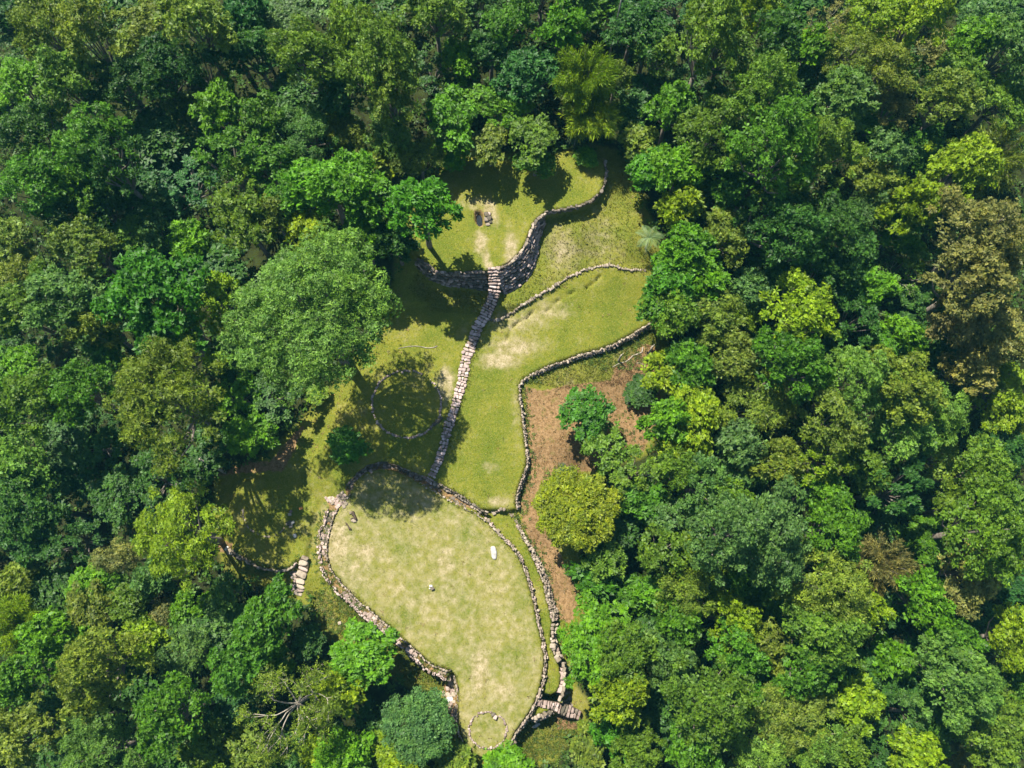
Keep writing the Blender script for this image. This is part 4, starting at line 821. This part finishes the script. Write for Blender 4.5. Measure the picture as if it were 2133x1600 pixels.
def autolabel(x, y, r, col, kind, noun='tree'):
    size = 'tiny' if r < 27 else 'small' if r < 41 else 'mid-size' if r < 58 else 'large'
    base = f"{size} {LC[col][1]} {WORDS[kind]} {noun}"
    near = sorted(LAND, key=lambda l: (l[0][0]-x)**2+(l[0][1]-y)**2)
    for l, nm in near[:5]:
        d = math.hypot(l[0]-x, l[1]-y); dw = dirword(x-l[0], y-l[1])
        for pre in (('just ' if d < 130 else ''), ('well ' if d > 220 else 'close ')):
            s = f"{base} {pre}{dw} {nm}"
            if s not in USED and len(s.split()) <= 16: USED.add(s); return s
    for (l1, n1) in near[:4]:
        for (l2, n2) in near[:6]:
            s = f"{base} between {n1} and {n2}"
            if n1 != n2 and s not in USED and len(s.split()) <= 16: USED.add(s); return s
    s = f"{base} {dirword(x-near[0][0][0], y-near[0][0][1])} {near[0][1]}"; return s
RT = np.random.default_rng(77)
USAGE = {}
def tree(px, py, r, col, kind, hf, noun='tree', label=None, name=None):
    c = LC[col][0]; opts = PROTO[kind]; rr = r*(1.0 if -60 < sdist(CLEAR, np.array([px]), np.array([py]))[0]+r*.6 else 1.08)
    R0 = rr/18.0; best = sorted(opts, key=lambda p: abs(math.log(p['R']/R0)))
    cand = [p for p in best if abs(math.log(p['R']/R0)) < abs(math.log(best[0]['R']/R0))+.12]; cand.sort(key=lambda p: USAGE.get(id(p), 0)); p = cand[0]; USAGE[id(p)] = USAGE.get(id(p), 0)+1
    j = RT.uniform(.82, 1.28) if hf >= .95 and not (430 < px < 1420 and 200 < py) else RT.uniform(.95, 1.05)
    hc_of = lambda R: p['hc']*(R/p['R'])*hf*j
    x, y, gz, R = place(px, py, rr, hc_of); s = R/p['R']; zs_ = s*hf*j
    zs_ = min(zs_, s*1.5)
    t = thing(name or 'tree', label or OWN.get((px, py)) or autolabel(px, py, r, col, kind, noun), 'shrub' if noun == 'shrub' else 'tree', (x, y, gz), 'forest trees' if noun == 'tree' else 'low shrubs')
    t.rotation_euler = (0, 0, RT.uniform(0, 6.28)); a = RT.uniform(.86, 1.16) if kind != 'M' and r < 150 else 1.0; b = 1.02/a
    t.scale = (s*a, s*b, zs_)
    k = link('trunk', p['trunk'], t); cr = link('crown', p['crown'], t); cr.color = hue(c, RT)
    return t
BIGNAME = dict(B='plumed_tree', X='bare_tree')
for (px, py, r, col, kind, hf) in SPEC:
    low = hf <= .36
    tree(px, py, r, col, kind, hf, 'shrub' if low else 'tree', name='shrub' if low else BIGNAME.get(kind, 'tree'))
for i, (px, py, r, hs) in enumerate(PALMS):
    x, y, gz, R = place(px, py, r, lambda R: 4.0*hs)
    t = thing('palm', ('small palm at the right edge of the upper grass slope', 'palm in dark forest right of the yellow-green plumes', 'dark palm above the small bright bush on the upper terrace', 'palm with broad fronds right of the mustard yellow tree', 'grey palm at the upper tip of the mustard yellow tree')[i], 'palm', (x, y, gz), 'palms')
    s = R/1.45; link('trunk', PALM_TR, t).scale = (1, 1, hs)
    n = 11
    for k in range(n):
        f = link('frond', FRONDS[k % 3], t); f.location = (.1, .1, 4.0*hs); f.rotation_euler = (RT.normal(0, .1), -RT.uniform(-.15, .45), k/n*6.28+RT.normal(0, .15)); f.scale = (s*RT.uniform(.85, 1.1),)*3
        f.color = (.115, .165, .062, 1) if i in (0, 3) else (.055, .10, .05, 1)

# fill remaining holes of the canopy with understory trees -------------------------------------------
step = 12; mx_, my_ = np.meshgrid(np.arange(0, 2134, step), np.arange(0, 1601, step)); free = np.ones(mx_.shape)
for (px, py, r, *_r) in SPEC: free[((mx_-px)**2+(my_-py)**2) < (r*.84)**2] = 0
cl = sdist(CLEAR, mx_.ravel().astype(float), my_.ravel().astype(float)).reshape(mx_.shape); free[cl > -26] = 0
fill = []; UC, UV = [], []
FR = random.Random(9)
for _ in range(66):
    ii = np.argwhere(free > 0)
    if not len(ii): break
    best = None
    for k in range(40):                       # largest hole among random picks
        a, b = ii[FR.randrange(len(ii))]; y0, x0 = a*step, b*step
        d = np.sqrt(np.min(np.where(free == 0, (mx_-x0)**2+(my_-y0)**2, 1e9))); d = min(d, 56)
        if best is None or d > best[0]: best = (d, x0, y0)
    if best[0] < 16: break
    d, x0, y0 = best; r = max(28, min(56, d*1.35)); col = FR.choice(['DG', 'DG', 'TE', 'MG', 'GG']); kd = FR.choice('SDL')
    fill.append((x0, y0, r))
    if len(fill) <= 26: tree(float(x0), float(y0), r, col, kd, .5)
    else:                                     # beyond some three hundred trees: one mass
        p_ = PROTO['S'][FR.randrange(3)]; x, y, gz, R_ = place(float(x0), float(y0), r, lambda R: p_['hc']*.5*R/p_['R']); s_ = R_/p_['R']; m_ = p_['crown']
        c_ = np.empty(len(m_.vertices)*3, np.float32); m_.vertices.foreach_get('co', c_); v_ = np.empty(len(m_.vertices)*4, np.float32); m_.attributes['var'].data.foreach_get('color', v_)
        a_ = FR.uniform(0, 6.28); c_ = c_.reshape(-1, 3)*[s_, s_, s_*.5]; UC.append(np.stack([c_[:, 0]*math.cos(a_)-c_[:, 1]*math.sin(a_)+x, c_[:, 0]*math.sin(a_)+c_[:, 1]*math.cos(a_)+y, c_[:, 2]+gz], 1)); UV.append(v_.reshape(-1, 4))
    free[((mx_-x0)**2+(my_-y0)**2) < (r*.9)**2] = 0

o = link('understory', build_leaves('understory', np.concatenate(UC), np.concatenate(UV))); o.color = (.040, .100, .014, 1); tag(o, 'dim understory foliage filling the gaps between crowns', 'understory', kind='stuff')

# undergrowth: one mass of low leaves over the forest floor
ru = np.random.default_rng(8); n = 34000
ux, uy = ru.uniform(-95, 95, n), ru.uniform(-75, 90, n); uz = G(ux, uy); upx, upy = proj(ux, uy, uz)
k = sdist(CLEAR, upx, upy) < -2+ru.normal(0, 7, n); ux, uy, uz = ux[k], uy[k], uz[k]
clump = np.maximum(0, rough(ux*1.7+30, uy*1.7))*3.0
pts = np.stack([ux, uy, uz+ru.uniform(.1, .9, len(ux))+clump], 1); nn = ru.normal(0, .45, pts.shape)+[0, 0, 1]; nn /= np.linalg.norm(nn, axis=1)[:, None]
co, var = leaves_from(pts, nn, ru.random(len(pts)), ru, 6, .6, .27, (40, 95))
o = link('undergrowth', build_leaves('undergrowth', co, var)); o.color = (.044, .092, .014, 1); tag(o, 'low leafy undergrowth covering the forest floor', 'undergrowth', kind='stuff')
# low weeds hugging wall feet and slope edges
n = 5200; ex = []
for s, wd in ((RWALL, 9), (OUTER_R, 9), (LEFT_WALL, 10), (PATH_OUT_LEFT, 12), (OUTER_R2, 8)):
    P = np.array([[float(v) for v in q.split(',')] for q in s.split()]); d = np.r_[0, np.cumsum(np.hypot(*np.diff(P, axis=0).T))]; t = ru.uniform(0, d[-1], int(d[-1]*1.6))
    ex.append(np.stack([np.interp(t, d, P[:, 0])+ru.normal(0, wd, len(t))+wd*.6, np.interp(t, d, P[:, 1])+ru.normal(0, wd, len(t))+wd*.3], 1))
ex.append(np.stack([ru.uniform(1230, 1345, 500), ru.uniform(690, 770, 500)], 1)); ex.append(np.stack([ru.uniform(640, 760, 600), ru.uniform(1230, 1330, 600)], 1)); ex.append(np.stack([ru.uniform(1080, 1200, 500), ru.uniform(1500, 1600, 500)], 1))
ex.append(np.stack([ru.normal(1150, 12, 60), ru.normal(990, 9, 60)], 1)); ex.append(np.stack([ru.normal(1300, 30, 120), ru.normal(900, 30, 120)], 1))
ex = np.concatenate(ex); wx, wy, wz = onground(ex[:, 0], ex[:, 1], 6); sd = sdist(P_OVAL, wx, wy); sm = sdist(P_MID, wx, wy); sp2 = sdist(P_STRIP, wx, wy); kk = (sd < -.2) & (sm < -.3) & (sp2 < -.1) & (ru.random(len(wx)) < .6)
wx, wy, wz = wx[kk], wy[kk], wz[kk]; pts = np.stack([wx, wy, wz+.04], 1); nn = ru.normal(0, .4, pts.shape)+[0, 0, 1]; nn /= np.linalg.norm(nn, axis=1)[:, None]
co, var = leaves_from(pts, nn, ru.random(len(pts)), ru, 6, .26, .10, (35, 85))
o = link('weeds', build_leaves('weeds', co, var)); o.color = (.075, .115, .02, 1); tag(o, 'leafy weeds along the wall feet and banks', 'weeds', kind='stuff')
# fallen leaves and twigs on the bare soil and along the forest edge
nl = 9000; lx = ru.uniform(450, 1400, nl); ly = ru.uniform(320, 1590, nl); sd_ = sdist(CLEAR, lx, ly); dm = np.zeros(nl)
for Q in DIRT_P: dm = np.maximum(dm, sstep(-20, 10, sdist(Q, lx, ly)))
kk = (sd_ > 0) & (ru.random(nl) < np.maximum(dm*.9, .5*np.exp(-sd_/28)+.012)); lx, ly = lx[kk], ly[kk]; x_, y_, z_ = onground(lx, ly, 6)
pts = np.stack([x_, y_, z_+.03], 1); nn = ru.normal(0, .3, pts.shape)+[0, 0, 1]; nn /= np.linalg.norm(nn, axis=1)[:, None]
co, var = leaves_from(pts, nn, ru.random(len(pts)), ru, 3, .24, .11, (70, 95), .0)
o = link('leaf_litter', build_leaves('leaf_litter', co, var)); o.color = (.16, .105, .05, 1); tag(o, 'brown fallen leaves on the bare soil and clearing edges', 'leaf litter', kind='stuff')
# forest going on beyond the picture on all sides
ro_ = np.random.default_rng(31); C_, V_ = [], []
base = make_far = None
LBf = lobes(np.random.default_rng(5), 4.5, 30, .7, 11, 1.1, .8); pf, nf, lf = crown_points(np.random.default_rng(6), LBf, 1.0); cof, varf = leaves_from(pf, nf, lf, np.random.default_rng(7), 6, 1.0, .5)
for _ in range(900):
    x, y = ro_.uniform(-150, 150), ro_.uniform(-125, 145); z = G1(x, y); px, py = proj(x, y, z+9)
    if -95 < px < 2228 and -95 < py < 1695: continue
    if len(C_) and min((x-q[0])**2+(y-q[1])**2 for q in far_xy) < 34: continue
    far_xy = (far_xy if len(C_) else [])+[(x, y)]
    a = ro_.uniform(0, 6.28); s = ro_.uniform(.75, 1.25); c_, s_ = math.cos(a)*s, math.sin(a)*s
    C_.append(np.stack([cof[:, 0]*c_-cof[:, 1]*s_+x, cof[:, 0]*s_+cof[:, 1]*c_+y, cof[:, 2]*s+z], 1).astype(np.float32)); v = varf.copy(); v[:, 0] = (v[:, 0]*.5+ro_.random()*.5); V_.append(v.astype(np.float32))
o = link('forest', build_leaves('forest', np.concatenate(C_), np.concatenate(V_))); o.color = (.055, .105, .024, 1); tag(o, 'rainforest canopy going on beyond the ridge on all sides', 'forest', kind='stuff')
print('trees', len(SPEC), 'fill', len(fill), 'far', len(C_), 'tris', sum(len(m.polygons)*2 for m in bpy.data.meshes))

# thin haze volume, added to put a cool teal lift into deep shade
lo = float(zs.min())-1.5; hi_ = float(CAM[2])+8; E = 830.0
hv = np.array([(sx*E, sy*E, zz) for zz in (lo, hi_) for sy in (-1, 1) for sx in (-1, 1)])
hm, ht, HN, HL = newmat('haze'); pv = HN.new('ShaderNodeVolumePrincipled'); pv.inputs['Color'].default_value = (.16, .75, 1.0, 1); pv.inputs['Density'].default_value = .0001
ho = HN.new('ShaderNodeOutputMaterial'); HL.new(pv.outputs[0], ho.inputs['Volume'])
o = link('haze', npmesh('haze', hv, np.array([(0, 2, 3, 1), (4, 5, 7, 6), (0, 1, 5, 4), (2, 6, 7, 3), (0, 4, 6, 2), (1, 3, 7, 5)])), mat=hm); tag(o, 'thin added haze volume giving the deep forest shade a cool teal lift', 'haze', kind='stuff')
